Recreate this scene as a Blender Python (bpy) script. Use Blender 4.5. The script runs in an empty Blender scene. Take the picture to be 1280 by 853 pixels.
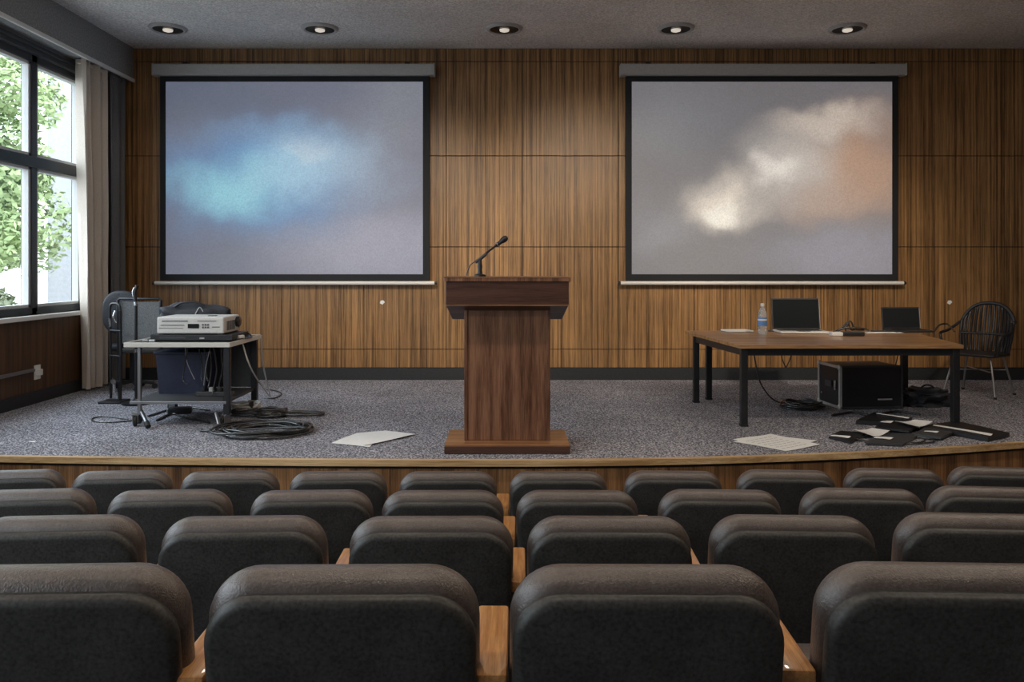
import bpy, bmesh, math, random
from mathutils import Vector, Matrix, noise
PI = math.pi
random.seed(7)
SC = bpy.context.scene
COL = SC.collection

# ------------------------------------------------------------------ camera, world, lights, exposure
CAMZ = 1.95                      # eye height; z = 0 is the auditorium floor by the stage
STZ = 0.63                       # stage floor
CEIL = 4.54
WALLY = 9.43                     # back wall of the stage
cd = bpy.data.cameras.new('camera'); cam = bpy.data.objects.new('camera', cd); COL.objects.link(cam)
cam.location = (0, 0, CAMZ); cam.rotation_euler = (math.radians(90), 0, 0)
cd.lens = 28.125; cd.sensor_width = 36; cd.shift_x = 6/1280; cd.shift_y = -91.5/1280
cd.clip_start = 0.05; cd.clip_end = 200
SC.camera = cam
SC.view_settings.view_transform = 'Standard'; SC.view_settings.look = 'None'
SC.view_settings.gamma = 1; SC.view_settings.use_curve_mapping = False
SC.view_settings.exposure = 0.0

w = bpy.data.worlds.new('overcast_sky'); SC.world = w; w.use_nodes = True
wn = w.node_tree.nodes; wl = w.node_tree.links
bg = wn['Background']
tcw = wn.new('ShaderNodeTexCoord'); sepw = wn.new('ShaderNodeSeparateXYZ'); rw = wn.new('ShaderNodeValToRGB')
wl.new(tcw.outputs['Generated'], sepw.inputs[0]); wl.new(sepw.outputs['Z'], rw.inputs[0]); wl.new(rw.outputs[0], bg.inputs[0])
rw.color_ramp.elements[0].position = 0.0; rw.color_ramp.elements[0].color = (.60, .66, .72, 1)
rw.color_ramp.elements[1].position = .6; rw.color_ramp.elements[1].color = (.80, .90, 1.0, 1)
bg.inputs[1].default_value = 7.5

FILL_LAMPS = [(-2.9, 4.4), (-.9, 4.4), (1.2, 4.4), (3.2, 4.4), (5.0, 5.0), (-2.9, 1.2), (-.3, 1.2), (2.4, 1.2)]   # unseen lamps added on the auditorium ceiling to light stage and seats
FILL_LAMP_W = 20
STAGE_LAMPS = [(-3.66, 8.63), (-2.02, 8.63), (-.03, 8.63), (1.82, 8.63), (3.67, 8.63)]
STAGE_W = 1.2
FILL_SPOTS = [(-.9, 4.0, (-1.3, 1.8)), (1.1, 4.0, (1.0, 2.0)), (2.9, 4.0, (3.5, 1.7))]   # added unseen spots: lamp x, y, aim on the back wall (x, z)
FILL_SPOT_W = 520
def lamp_light(kind, name, loc, power, color, parent=None, size=.2, spot=120):
    l = bpy.data.lights.new(name, kind); l.energy = power; l.color = color
    if kind == 'AREA': l.shape = 'DISK'; l.size = size
    if kind == 'SPOT': l.spot_size = math.radians(spot); l.spot_blend = .8; l.shadow_soft_size = size
    o = bpy.data.objects.new(name, l); COL.objects.link(o); o.location = loc
    if parent: o.parent = parent
    return o
# daylight portals just inside the window openings (they emit nothing, they guide the sky light)
for (y0, y1) in ((5.2, 8.75), (-2.4, 4.2)):
    l = bpy.data.lights.new('window_portal', 'AREA'); l.shape = 'RECTANGLE'; l.size = 2.4; l.size_y = y1-y0
    l.cycles.is_portal = True
    o = bpy.data.objects.new('window_portal', l); COL.objects.link(o)
    o.location = (-4.72, (y0+y1)/2, 2.7); o.rotation_euler = (0, math.radians(-90), 0)

# ------------------------------------------------------------------ materials
def mat(name, color, rough=.6, metal=0, spec=.5, grain=.0, gscale=300, emit=None, estr=1, coat=0, bump=0, bscale=200, var=0, vscale=3):
    m = bpy.data.materials.new(name); m.use_nodes = True
    n = m.node_tree.nodes; l = m.node_tree.links; b = n['Principled BSDF']
    b.inputs['Base Color'].default_value = (*color, 1); b.inputs['Roughness'].default_value = rough
    b.inputs['Metallic'].default_value = metal; b.inputs['Specular IOR Level'].default_value = spec
    b.inputs['Coat Weight'].default_value = coat
    tc = n.new('ShaderNodeTexCoord')
    cur = None
    def noisemul(cur, scale, amt, detail=2):
        t = n.new('ShaderNodeTexNoise'); t.inputs['Scale'].default_value = scale; t.inputs['Detail'].default_value = detail
        l.new(tc.outputs['Object'], t.inputs['Vector'])
        r = n.new('ShaderNodeMapRange'); r.inputs[1].default_value = .25; r.inputs[2].default_value = .75
        r.inputs[3].default_value = 1-amt; r.inputs[4].default_value = 1+amt
        l.new(t.outputs[0], r.inputs[0])
        mx = n.new('ShaderNodeVectorMath'); mx.operation = 'SCALE'
        if cur is None: mx.inputs[0].default_value = color
        else: l.new(cur, mx.inputs[0])
        l.new(r.outputs[0], mx.inputs['Scale'])
        return mx.outputs[0]
    if grain: cur = noisemul(cur, gscale, grain)
    if var: cur = noisemul(cur, vscale, var, 5)
    if cur is not None: l.new(cur, b.inputs['Base Color'])
    if bump:
        t = n.new('ShaderNodeTexNoise'); t.inputs['Scale'].default_value = bscale
        l.new(tc.outputs['Object'], t.inputs['Vector'])
        bp = n.new('ShaderNodeBump'); bp.inputs['Strength'].default_value = bump; bp.inputs['Distance'].default_value = .01
        l.new(t.outputs[0], bp.inputs['Height']); l.new(bp.outputs[0], b.inputs['Normal'])
    if emit:
        b.inputs['Emission Color'].default_value = (*emit, 1); b.inputs['Emission Strength'].default_value = estr
    return m

def wood(name, dark, light, scale=(22, 22, .55), fine=(160, 160, 3), rough=.45, coat=0, stain=0):
    m = bpy.data.materials.new(name); m.use_nodes = True
    n = m.node_tree.nodes; l = m.node_tree.links; b = n['Principled BSDF']
    tc = n.new('ShaderNodeTexCoord')
    def ns(sc, det, rough_=.5):
        mp = n.new('ShaderNodeMapping'); mp.inputs['Scale'].default_value = sc; l.new(tc.outputs['Object'], mp.inputs[0])
        t = n.new('ShaderNodeTexNoise'); t.inputs['Scale'].default_value = 1; t.inputs['Detail'].default_value = det
        t.inputs['Roughness'].default_value = rough_
        l.new(mp.outputs[0], t.inputs['Vector']); return t.outputs[0]
    a = ns(scale, 3); f = ns(fine, 4, .7)
    ad = n.new('ShaderNodeMath'); ad.operation = 'ADD'; ad.inputs[1].default_value = 0
    mf = n.new('ShaderNodeMath'); mf.operation = 'MULTIPLY_ADD'; mf.inputs[1].default_value = .95; mf.inputs[2].default_value = -.475
    l.new(f, mf.inputs[0]); l.new(a, ad.inputs[0]); l.new(mf.outputs[0], ad.inputs[1])
    r = n.new('ShaderNodeValToRGB'); r.color_ramp.elements[0].position = .28; r.color_ramp.elements[1].position = .74
    r.color_ramp.elements[0].color = (*dark, 1); r.color_ramp.elements[1].color = (*light, 1)
    l.new(ad.outputs[0], r.inputs[0])
    out = r.outputs[0]
    if stain:
        s = ns((1.1, 1.1, 1.5), 6, .6)
        mr = n.new('ShaderNodeMapRange'); mr.inputs[1].default_value = .3; mr.inputs[2].default_value = .7
        mr.inputs[3].default_value = 1-stain; mr.inputs[4].default_value = 1+stain*.5; l.new(s, mr.inputs[0])
        vm = n.new('ShaderNodeVectorMath'); vm.operation = 'SCALE'; l.new(out, vm.inputs[0]); l.new(mr.outputs[0], vm.inputs['Scale']); out = vm.outputs[0]
    l.new(out, b.inputs['Base Color'])
    b.inputs['Roughness'].default_value = rough; b.inputs['Coat Weight'].default_value = coat
    bp = n.new('ShaderNodeBump'); bp.inputs['Strength'].default_value = .15; bp.inputs['Distance'].default_value = .003
    l.new(f, bp.inputs['Height']); l.new(bp.outputs[0], b.inputs['Normal'])
    return m

def carpet(name, c0, c1, c2):
    m = bpy.data.materials.new(name); m.use_nodes = True
    n = m.node_tree.nodes; l = m.node_tree.links; b = n['Principled BSDF']
    tc = n.new('ShaderNodeTexCoord'); t = n.new('ShaderNodeTexNoise'); t.inputs['Scale'].default_value = 75; t.inputs['Detail'].default_value = 2
    t.inputs['Roughness'].default_value = .8
    l.new(tc.outputs['Object'], t.inputs['Vector'])
    r = n.new('ShaderNodeValToRGB'); e = r.color_ramp.elements; e[0].position = .36; e[0].color = (*c0, 1); e[1].position = .64; e[1].color = (*c2, 1)
    k = e.new(.5); k.color = (*c1, 1); l.new(t.outputs[0], r.inputs[0])
    t2 = n.new('ShaderNodeTexNoise'); t2.inputs['Scale'].default_value = 1.3; t2.inputs['Detail'].default_value = 5; l.new(tc.outputs['Object'], t2.inputs['Vector'])
    mr = n.new('ShaderNodeMapRange'); mr.inputs[1].default_value = .3; mr.inputs[2].default_value = .7; mr.inputs[3].default_value = .8; mr.inputs[4].default_value = 1.15
    l.new(t2.outputs[0], mr.inputs[0]); vm = n.new('ShaderNodeVectorMath'); vm.operation = 'SCALE'
    l.new(r.outputs[0], vm.inputs[0]); l.new(mr.outputs[0], vm.inputs['Scale']); l.new(vm.outputs[0], b.inputs['Base Color'])
    b.inputs['Roughness'].default_value = .95; b.inputs['Specular IOR Level'].default_value = .1
    bp = n.new('ShaderNodeBump'); bp.inputs['Strength'].default_value = .5; bp.inputs['Distance'].default_value = .006
    l.new(t.outputs[0], bp.inputs['Height']); l.new(bp.outputs[0], b.inputs['Normal'])
    return m

M = {}
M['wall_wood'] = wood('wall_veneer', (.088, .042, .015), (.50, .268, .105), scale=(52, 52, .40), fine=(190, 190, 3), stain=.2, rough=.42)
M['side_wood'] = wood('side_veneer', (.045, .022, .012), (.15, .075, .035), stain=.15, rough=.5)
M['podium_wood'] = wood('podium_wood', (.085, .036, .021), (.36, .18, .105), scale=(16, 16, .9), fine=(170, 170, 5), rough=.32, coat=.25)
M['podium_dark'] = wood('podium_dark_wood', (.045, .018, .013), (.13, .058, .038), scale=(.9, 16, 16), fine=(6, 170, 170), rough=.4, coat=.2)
M['podium_base'] = wood('podium_base_wood', (.13, .05, .018), (.40, .19, .08), scale=(1.2, 16, 16), fine=(6, 170, 170), rough=.3, coat=.3)
M['table_wood'] = wood('table_wood', (.20, .09, .035), (.55, .31, .14), scale=(1.1, 18, 18), fine=(6, 170, 170), rough=.35, coat=.2)
M['arm_wood'] = wood('armrest_wood', (.36, .15, .045), (.72, .38, .14), scale=(20, 2, 20), fine=(150, 8, 150), rough=.35, coat=.3)
M['fascia'] = wood('stage_fascia_wood', (.10, .045, .018), (.48, .24, .10), scale=(14, 14, .5), rough=.45)
M['nosing'] = wood('stage_nosing_wood', (.42, .24, .10), (.85, .60, .33), scale=(.8, 20, 20), fine=(4, 150, 150), rough=.3, coat=.3)  # light wood, paled further so the colour carries the stage edge highlight
M['carpet'] = carpet('stage_carpet', (.040, .042, .055), (.20, .20, .235), (.74, .73, .80))
M['hall_carpet'] = carpet('hall_carpet', (.08, .075, .075), (.16, .15, .15), (.30, .28, .28))
M['ceiling'] = mat('ceiling_plaster', (.72, .69, .67), .9, grain=.35, gscale=60, var=.12, vscale=1.5, spec=.1)
M['plaster'] = mat('grey_plaster', (.30, .30, .30), .9, grain=.3, gscale=60, spec=.1)
M['baseboard'] = mat('dark_baseboard', (.022, .024, .028), .6, grain=.4, gscale=80)
M['joint'] = mat('panel_joint_black', (.012, .008, .005), .8)
M['frame'] = mat('window_frame_paint', (.030, .034, .040), .45, grain=.3, gscale=100)
M['bead'] = mat('pale_window_bead', (.55, .56, .56), .5)
M['white_trim'] = mat('white_trim_paint', (.80, .79, .76), .5)
M['curtain'] = mat('curtain_cloth', (.66, .59, .52), .9, grain=.15, gscale=220, bump=.2, bscale=400, spec=.1)
M['alloy'] = mat('brushed_alloy', (.68, .68, .67), .4, metal=.4)
M['curtain_grey'] = mat('grey_curtain_cloth', (.17, .17, .175), .9, grain=.25, gscale=220, spec=.1)
M['housing'] = mat('screen_housing_metal', (.44, .43, .42), .45, grain=.12, gscale=90)
M['black_cloth'] = mat('black_screen_border', (.012, .013, .016), .8)
M['bar_metal'] = mat('pale_bar_metal', (.80, .78, .74), .35)
M['black'] = mat('black_plastic', (.020, .020, .023), .42, grain=.3, gscale=150)
M['black_metal'] = mat('black_metal', (.025, .026, .030), .38, metal=.3, grain=.3, gscale=120)
M['dark_grey'] = mat('dark_grey_plastic', (.055, .057, .062), .5, grain=.3, gscale=120)
M['rubber'] = mat('black_rubber', (.018, .018, .018), .7)
M['chrome'] = mat('bright_chrome', (.75, .76, .78), .22, metal=1)
M['steel'] = mat('grey_steel', (.36, .36, .37), .35, metal=.8)
M['cream_metal'] = mat('cream_edge_laminate', (.74, .72, .66), .4)
M['white_plastic'] = mat('white_plastic', (.74, .73, .71), .4, grain=.06, gscale=80)
M['grey_print'] = mat('grey_marking', (.10, .10, .11), .5)
M['display'] = mat('dark_display', (.015, .018, .020), .15)
M['lens'] = mat('lens_glass', (.10, .05, .02), .08, coat=.8)
M['paper'] = mat('white_paper', (.90, .90, .89), .8, grain=.04, gscale=40)
M['ink'] = mat('grey_ink', (.38, .38, .40), .8)
M['navy'] = mat('navy_plastic', (.020, .025, .060), .5, grain=.3, gscale=90)
M['mesh_grey'] = mat('grey_woven_mesh', (.16, .17, .18), .8, grain=.6, gscale=160)
M['cable'] = mat('black_cable', (.030, .030, .030), .26, spec=1)
M['cable_pale'] = mat('pale_cable', (.62, .60, .55), .45)
M['bag'] = mat('black_nylon', (.022, .024, .032), .6, grain=.4, gscale=120, bump=.4, bscale=40)
M['leather'] = mat('charcoal_leather', (.085, .066, .060), .34, grain=.35, gscale=160, bump=.25, bscale=260, spec=.6, var=.3, vscale=7, coat=.3)
M['leather'].node_tree.nodes['Principled BSDF'].inputs['Coat Roughness'].default_value = .38
M['shell'] = mat('charcoal_seat_shell', (.038, .037, .036), .46, grain=.55, gscale=130, var=.45, vscale=8, spec=.4)
M['seat_cloth'] = mat('charcoal_seat_cloth', (.04, .037, .036), .8, grain=.3, gscale=160)
M['label_blue'] = mat('blue_bottle_label', (.12, .25, .55), .4)
M['tape'] = mat('silver_tape', (.5, .5, .5), .4)
M['leaf'] = mat('leaf_green', (.27, .345, .15), .7, var=.4, vscale=.9)
M['leaf_pale'] = mat('leaf_pale_green', (.42, .46, .30), .7, var=.4, vscale=.9)
M['bark'] = mat('bark', (.12, .09, .07), .9, grain=.3, gscale=20)
M['render'] = mat('pale_building_render', (.36, .355, .375), .9, grain=.08, gscale=15)
M['lawn'] = mat('paving', (.26, .25, .24), .95, var=.3, vscale=2)
M['can'] = mat('dark_lamp_reflector', (.05, .05, .05), .25, metal=.7)
M['bulb'] = mat('lamp_bulb', (.8, .8, .8), .3, emit=(1, .88, .72), estr=.5)
M['fill_lamp_disc'] = mat('fill_lamp_diffuser', (.8, .8, .8), .4, emit=(1, .86, .68), estr=3)  # glowing face of the added lamps over the seats

def glass_mat():
    m = bpy.data.materials.new('window_glass'); m.use_nodes = True; n = m.node_tree.nodes; l = m.node_tree.links
    n.remove(n['Principled BSDF'])
    t = n.new('ShaderNodeBsdfTransparent'); g = n.new('ShaderNodeBsdfGlossy'); g.inputs['Roughness'].default_value = .02
    t.inputs[0].default_value = (.93, .95, .95, 1)
    fr = n.new('ShaderNodeFresnel'); fr.inputs[0].default_value = 1.3; mx = n.new('ShaderNodeMixShader')
    ge = n.new('ShaderNodeNewGeometry'); iv = n.new('ShaderNodeMath'); iv.operation = 'SUBTRACT'; iv.inputs[0].default_value = 1; l.new(ge.outputs['Backfacing'], iv.inputs[1])
    mu = n.new('ShaderNodeMath'); mu.operation = 'MULTIPLY'; l.new(fr.outputs[0], mu.inputs[0]); l.new(iv.outputs[0], mu.inputs[1])
    l.new(mu.outputs[0], mx.inputs[0]); l.new(t.outputs[0], mx.inputs[1]); l.new(g.outputs[0], mx.inputs[2]); l.new(mx.outputs[0], n['Material Output'].inputs[0])
    return m
M['glass'] = glass_mat()
def bottle_mat():
    m = bpy.data.materials.new('clear_bottle'); m.use_nodes = True; b = m.node_tree.nodes['Principled BSDF']
    b.inputs['Base Color'].default_value = (.9, .94, .96, 1); b.inputs['Roughness'].default_value = .05
    b.inputs['Transmission Weight'].default_value = .75; b.inputs['IOR'].default_value = 1.33
    return m
M['bottle'] = bottle_mat()

def picture_mat(name, base, blobs, estr):
    """the abstract cloudy picture shown on a screen: soft blobs in the surface's own coordinates (metres from the centre)"""
    m = bpy.data.materials.new(name); m.use_nodes = True; n = m.node_tree.nodes; l = m.node_tree.links; b = n['Principled BSDF']
    tc = n.new('ShaderNodeTexCoord')
    nz = n.new('ShaderNodeTexNoise'); nz.inputs['Scale'].default_value = 1.6; nz.inputs['Detail'].default_value = 4; l.new(tc.outputs['Object'], nz.inputs['Vector'])
    sb = n.new('ShaderNodeVectorMath'); sb.operation = 'SUBTRACT'; sb.inputs[1].default_value = (.5, .5, .5); l.new(nz.outputs['Color'], sb.inputs[0])
    sc = n.new('ShaderNodeVectorMath'); sc.operation = 'SCALE'; sc.inputs['Scale'].default_value = .7; l.new(sb.outputs[0], sc.inputs[0])
    ad = n.new('ShaderNodeVectorMath'); ad.operation = 'ADD'; l.new(tc.outputs['Object'], ad.inputs[0]); l.new(sc.outputs[0], ad.inputs[1])
    cur = None
    for (x, z, rx, rz, col, amt) in blobs:
        mp = n.new('ShaderNodeMapping'); mp.vector_type = 'POINT'
        mp.inputs['Location'].default_value = (-x/rx, 0, -z/rz); mp.inputs['Scale'].default_value = (1/rx, 0, 1/rz)
        l.new(ad.outputs[0], mp.inputs[0])
        ln = n.new('ShaderNodeVectorMath'); ln.operation = 'LENGTH'; l.new(mp.outputs[0], ln.inputs[0])
        mr = n.new('ShaderNodeMapRange'); mr.interpolation_type = 'SMOOTHERSTEP'
        mr.inputs[1].default_value = 0; mr.inputs[2].default_value = 1; mr.inputs[3].default_value = amt; mr.inputs[4].default_value = 0
        l.new(ln.outputs['Value'], mr.inputs[0])
        mx = n.new('ShaderNodeMix'); mx.data_type = 'RGBA'
        l.new(mr.outputs[0], mx.inputs[0])
        if cur is None: mx.inputs[6].default_value = (*base, 1)
        else: l.new(cur, mx.inputs[6])
        mx.inputs[7].default_value = (*col, 1); cur = mx.outputs[2]
    g = n.new('ShaderNodeTexNoise'); g.inputs['Scale'].default_value = 70; g.inputs['Detail'].default_value = 3; l.new(tc.outputs['Object'], g.inputs['Vector'])
    mr = n.new('ShaderNodeMapRange'); mr.inputs[1].default_value = .3; mr.inputs[2].default_value = .7; mr.inputs[3].default_value = .85; mr.inputs[4].default_value = 1.15; l.new(g.outputs[0], mr.inputs[0])
    vm = n.new('ShaderNodeVectorMath'); vm.operation = 'SCALE'; l.new(cur, vm.inputs[0]); l.new(mr.outputs[0], vm.inputs['Scale'])
    b.inputs['Base Color'].default_value = (.16, .16, .16, 1); b.inputs['Roughness'].default_value = .9; b.inputs['Specular IOR Level'].default_value = .05
    l.new(vm.outputs[0], b.inputs['Emission Color']); b.inputs['Emission Strength'].default_value = estr
    return m

# ------------------------------------------------------------------ mesh helpers
class MB:
    def __init__(s): s.v = []; s.f = []; s.m = []; s.cur = 0
    def add(s, vs, fs):
        o = len(s.v); s.v += [tuple(v) for v in vs]
        for f in fs: s.f.append(tuple(i+o for i in f)); s.m.append(s.cur)
        return s
    def box(s, x0, x1, y0, y1, z0, z1, bev=0, mtx=None):
        if bev <= 0:
            vs = [(x, y, z) for z in (z0, z1) for y in (y0, y1) for x in (x0, x1)]
            fs = [(0, 2, 3, 1), (4, 5, 7, 6), (0, 1, 5, 4), (2, 6, 7, 3), (0, 4, 6, 2), (1, 3, 7, 5)]
        else:
            bm = bmesh.new(); bmesh.ops.create_cube(bm, size=1)
            for v in bm.verts: v.co = ((x0+x1)/2+v.co.x*(x1-x0), (y0+y1)/2+v.co.y*(y1-y0), (z0+z1)/2+v.co.z*(z1-z0))
            bmesh.ops.bevel(bm, geom=bm.edges[:], offset=bev, segments=2, affect='EDGES', profile=.5)
            bm.verts.ensure_lookup_table()
            vs = [v.co.copy() for v in bm.verts]; fs = [[v.index for v in f.verts] for f in bm.faces]; bm.free()
        if mtx: vs = [mtx @ Vector(v) for v in vs]
        return s.add(vs, fs)
    def prism(s, pts, axis, a, b):
        """closed outline pts (2D) extruded along axis from a to b"""
        def mk(p, t): return {'x': (t, p[0], p[1]), 'y': (p[0], t, p[1]), 'z': (p[0], p[1], t)}[axis]
        n = len(pts); vs = [mk(p, a) for p in pts]+[mk(p, b) for p in pts]
        fs = [tuple(range(n)), tuple(range(2*n-1, n-1, -1))]+[(i, n+i, n+(i+1) % n, (i+1) % n) for i in range(n)]
        return s.add(vs, fs)
    def tube(s, pts, r, seg=8, closed=False, smooth=0):
        pts = [Vector(p) for p in pts]
        if smooth: pts = catmull(pts, smooth, closed)
        n = len(pts); rr = r if callable(r) else (lambda t: r)
        up = Vector((0, 0, 1)); vs = []; prev = None
        for i, p in enumerate(pts):
            if closed: d = pts[(i+1) % n]-pts[i-1]
            else: d = pts[min(i+1, n-1)]-pts[max(i-1, 0)]
            d.normalize()
            if prev is None:
                a = d.cross(up if abs(d.z) < .9 else Vector((1, 0, 0))); a.normalize()
            else:
                a = prev-d*prev.dot(d)
                if a.length < 1e-6: a = d.cross(up)
                a.normalize()
            prev = a; b = d.cross(a); q = rr(i/max(1, n-1))
            for k in range(seg):
                t = 2*PI*k/seg; vs.append(p+a*math.cos(t)*q+b*math.sin(t)*q)
        fs = []
        for i in range(n if closed else n-1):
            j = (i+1) % n
            for k in range(seg): fs.append((i*seg+k, i*seg+(k+1) % seg, j*seg+(k+1) % seg, j*seg+k))
        if not closed: fs += [tuple(range(seg-1, -1, -1)), tuple(range((n-1)*seg, n*seg))]
        return s.add(vs, fs)
    def lathe(s, prof, center=(0, 0, 0), seg=20, mtx=None):
        vs = []; fs = []; n = len(prof)
        for (r, z) in prof:
            for k in range(seg):
                t = 2*PI*k/seg; v = Vector((r*math.cos(t), r*math.sin(t), z))
                if mtx: v = mtx @ v
                vs.append(v+Vector(center))
        for i in range(n-1):
            for k in range(seg): fs.append((i*seg+k, i*seg+(k+1) % seg, (i+1)*seg+(k+1) % seg, (i+1)*seg+k))
        fs += [tuple(range(seg-1, -1, -1)), tuple(range((n-1)*seg, n*seg))]
        return s.add(vs, fs)
    def slab(s, w, h, t, rc, re, top_only=False, mtx=None, seg=7, eseg=5, puff=0):
        """rounded-rectangle pad: width x, height z (0..h), thickness y (centred), corner radius rc, edge radius re"""
        rb = rc*.35 if top_only else rc
        def outline(ins):
            pts = []
            for (cx, cz, a0, R) in ((w/2, h, 0, rc), (-w/2, h, 90, rc), (-w/2, 0, 180, rb), (w/2, 0, 270, rb)):
                sx = 1 if cx > 0 else -1; sz = 1 if cz > 0 else -1
                q = max(R-ins, .002); ccx = cx-sx*R; ccz = cz-sz*R
                if R < ins: ccx = cx-sx*(ins+.002); ccz = cz-sz*(ins+.002)
                for k in range(seg+1):
                    a = math.radians(a0+90*k/seg); pts.append((ccx+q*math.cos(a), ccz+q*math.sin(a)))
            return pts
        layers = []
        for k in range(eseg+1):
            a = PI/2*k/eseg; layers.append((re*(1-math.sin(a)), -t/2+re*(1-math.cos(a))))
        for k in range(eseg+1):
            a = PI/2*k/eseg; layers.append((re*(1-math.cos(a)), t/2-re*(1-math.sin(a))))
        vs = []
        for ins, y in layers:
            for p in outline(ins): vs.append((p[0], y, p[1]))
        n = 4*(seg+1); L = len(layers); fs = []
        for i in range(L-1):
            for k in range(n): fs.append((i*n+k, (i+1)*n+k, (i+1)*n+(k+1) % n, i*n+(k+1) % n))
        # caps: a second ring inside, then a face
        for (base, y, sgn) in ((0, layers[0][1]-puff, 1), ((L-1)*n, layers[-1][1]+puff, -1)):
            o = len(vs)
            for p in outline(re+min(w, h)*.12): vs.append((p[0], y, p[1]))
            for k in range(n):
                f = (base+k, base+(k+1) % n, o+(k+1) % n, o+k); fs.append(f if sgn > 0 else f[::-1])
            c = tuple(range(o, o+n)); fs.append(c if sgn > 0 else c[::-1])
        if mtx: vs = [mtx @ Vector(v) for v in vs]
        return s.add(vs, fs)
    def build(s, name, mats, parent=None, loc=(0, 0, 0), rotz=0, smooth=None):
        me = bpy.data.meshes.new(name); me.from_pydata(s.v, [], s.f); me.validate()
        if not isinstance(mats, (list, tuple)): mats = [mats]
        for m in mats: me.materials.append(m)
        if len(mats) > 1: me.polygons.foreach_set('material_index', s.m)
        bm = bmesh.new(); bm.from_mesh(me); bmesh.ops.recalc_face_normals(bm, faces=bm.faces[:]); bm.to_mesh(me); bm.free()
        o = bpy.data.objects.new(name, me); COL.objects.link(o); o.location = loc; o.rotation_euler = (0, 0, rotz)
        if smooth is not None:
            me.polygons.foreach_set('use_smooth', [True]*len(me.polygons))
            me.set_sharp_from_angle(angle=math.radians(smooth))
        if parent: o.parent = parent
        return o

def catmull(pts, k, closed=False):
    out = []; n = len(pts)
    for i in range(n if closed else n-1):
        if closed: p0, p1, p2, p3 = pts[i-1], pts[i], pts[(i+1) % n], pts[(i+2) % n]
        else: p0, p1, p2, p3 = pts[max(i-1, 0)], pts[i], pts[i+1], pts[min(i+2, n-1)]
        for j in range(k):
            t = j/k; out.append(.5*((2*p1)+(p2-p0)*t+(2*p0-5*p1+4*p2-p3)*t*t+(3*p1-p0-3*p2+p3)*t**3))
    if not closed: out.append(pts[-1])
    return out
def RX(a): return Matrix.Rotation(math.radians(a), 4, 'X')
def RY(a): return Matrix.Rotation(math.radians(a), 4, 'Y')
def RZ(a): return Matrix.Rotation(math.radians(a), 4, 'Z')
def T(x, y, z): return Matrix.Translation((x, y, z))

def tag(o, label=None, cat=None, group=None, kind=None):
    if label: o['label'] = label
    if cat: o['category'] = cat
    if group: o['group'] = group
    if kind: o['kind'] = kind
    return o
def thing(name, label, cat, loc=(0, 0, 0), rotz=0, group=None):
    o = bpy.data.objects.new(name, None); COL.objects.link(o); o.location = loc; o.rotation_euler = (0, 0, rotz); o.empty_display_size = .1
    return tag(o, label, cat, group)
def copy_tree(o, parent=None):
    c = o.copy(); COL.objects.link(c); c.parent = parent
    for ch in o.children: copy_tree(ch, c)
    return c
def X(px, y): return (px-634)*y/1000            # x of a photo column at depth y
def Zc(py, y): return CAMZ-(py-335)*y/1000      # height of a photo row at depth y
def fl(px, py):                                 # point on the stage floor
    y = (CAMZ-STZ)*1000/(py-335); return Vector((X(px, y), y, STZ))

# ================================================================== THE SETTING
LX = -4.60      # window wall inner face
RXW = 6.60      # right wall
RY0 = -4.0      # rear wall
def edge_y(x):  # curved front edge of the stage
    return 5.50+(.037*x*x if x > 0 else .0095*x*x)
# stage floor
xs = [LX+(RXW-LX)*i/48 for i in range(49)]
mb = MB(); n = len(xs)
vs = [(x, edge_y(x), STZ) for x in xs]+[(x, WALLY+.02, STZ) for x in xs]+[(x, edge_y(x), STZ-.1) for x in xs]+[(x, WALLY+.02, STZ-.1) for x in xs]
fs = []
for i in range(n-1):
    fs += [(i, i+1, n+i+1, n+i), (2*n+i, 3*n+i, 3*n+i+1, 2*n+i+1), (i, 2*n+i, 2*n+i+1, i+1), (n+i, n+i+1, 3*n+i+1, 3*n+i)]
fs += [(0, n, 3*n, 2*n), (n-1, 3*n-1+n-n+0, 4*n-1, 2*n-1)] if False else [(0, n, 3*n, 2*n), (n-1, 3*n-1, 4*n-1, 2*n-1)]
mb.add(vs, fs)
tag(mb.build('floor_stage', M['carpet']), kind='structure')
# nosing + fascia following the curve
def strip(name, m, yo0, yo1, z0, z1, x0=LX, x1=RXW, kk=48):
    mb = MB(); q = [x0+(x1-x0)*i/kk for i in range(kk+1)]; vs = []
    for x in q:
        e = edge_y(x); vs += [(x, e+yo0, z0), (x, e+yo1, z0), (x, e+yo1, z1), (x, e+yo0, z1)]
    fs = [(0, 1, 2, 3), tuple(len(vs)-4+i for i in (3, 2, 1, 0))]
    for i in range(kk):
        for k in range(4): fs.append((4*i+k, 4*i+(k+1) % 4, 4*i+4+(k+1) % 4, 4*i+4+k))
    mb.add(vs, fs); return mb.build(name, m)
tag(strip('trim_1', M['nosing'], -.05, 0.0, STZ-.035, STZ+.006), kind='structure')
tag(strip('wall_stage_front', M['fascia'], -.02, .06, 0, STZ-.035), kind='structure')
tag(strip('trim_2', M['joint'], -.028, -.019, STZ-.055, STZ-.034), kind='structure')
# raked auditorium floor: row floors
ROWF = [(-4.0, .75), (1.02, .510), (2.08, .294), (3.00, .135), (3.88, 0.0)]   # (start y, floor z)
mb = MB()
for i, (y0, z) in enumerate(ROWF):
    y1 = ROWF[i+1][0] if i+1 < len(ROWF) else 6.8
    mb.box(LX, RXW, y0, y1, -.2, z)
tag(mb.build('floor', M['hall_carpet']), kind='structure')

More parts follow.
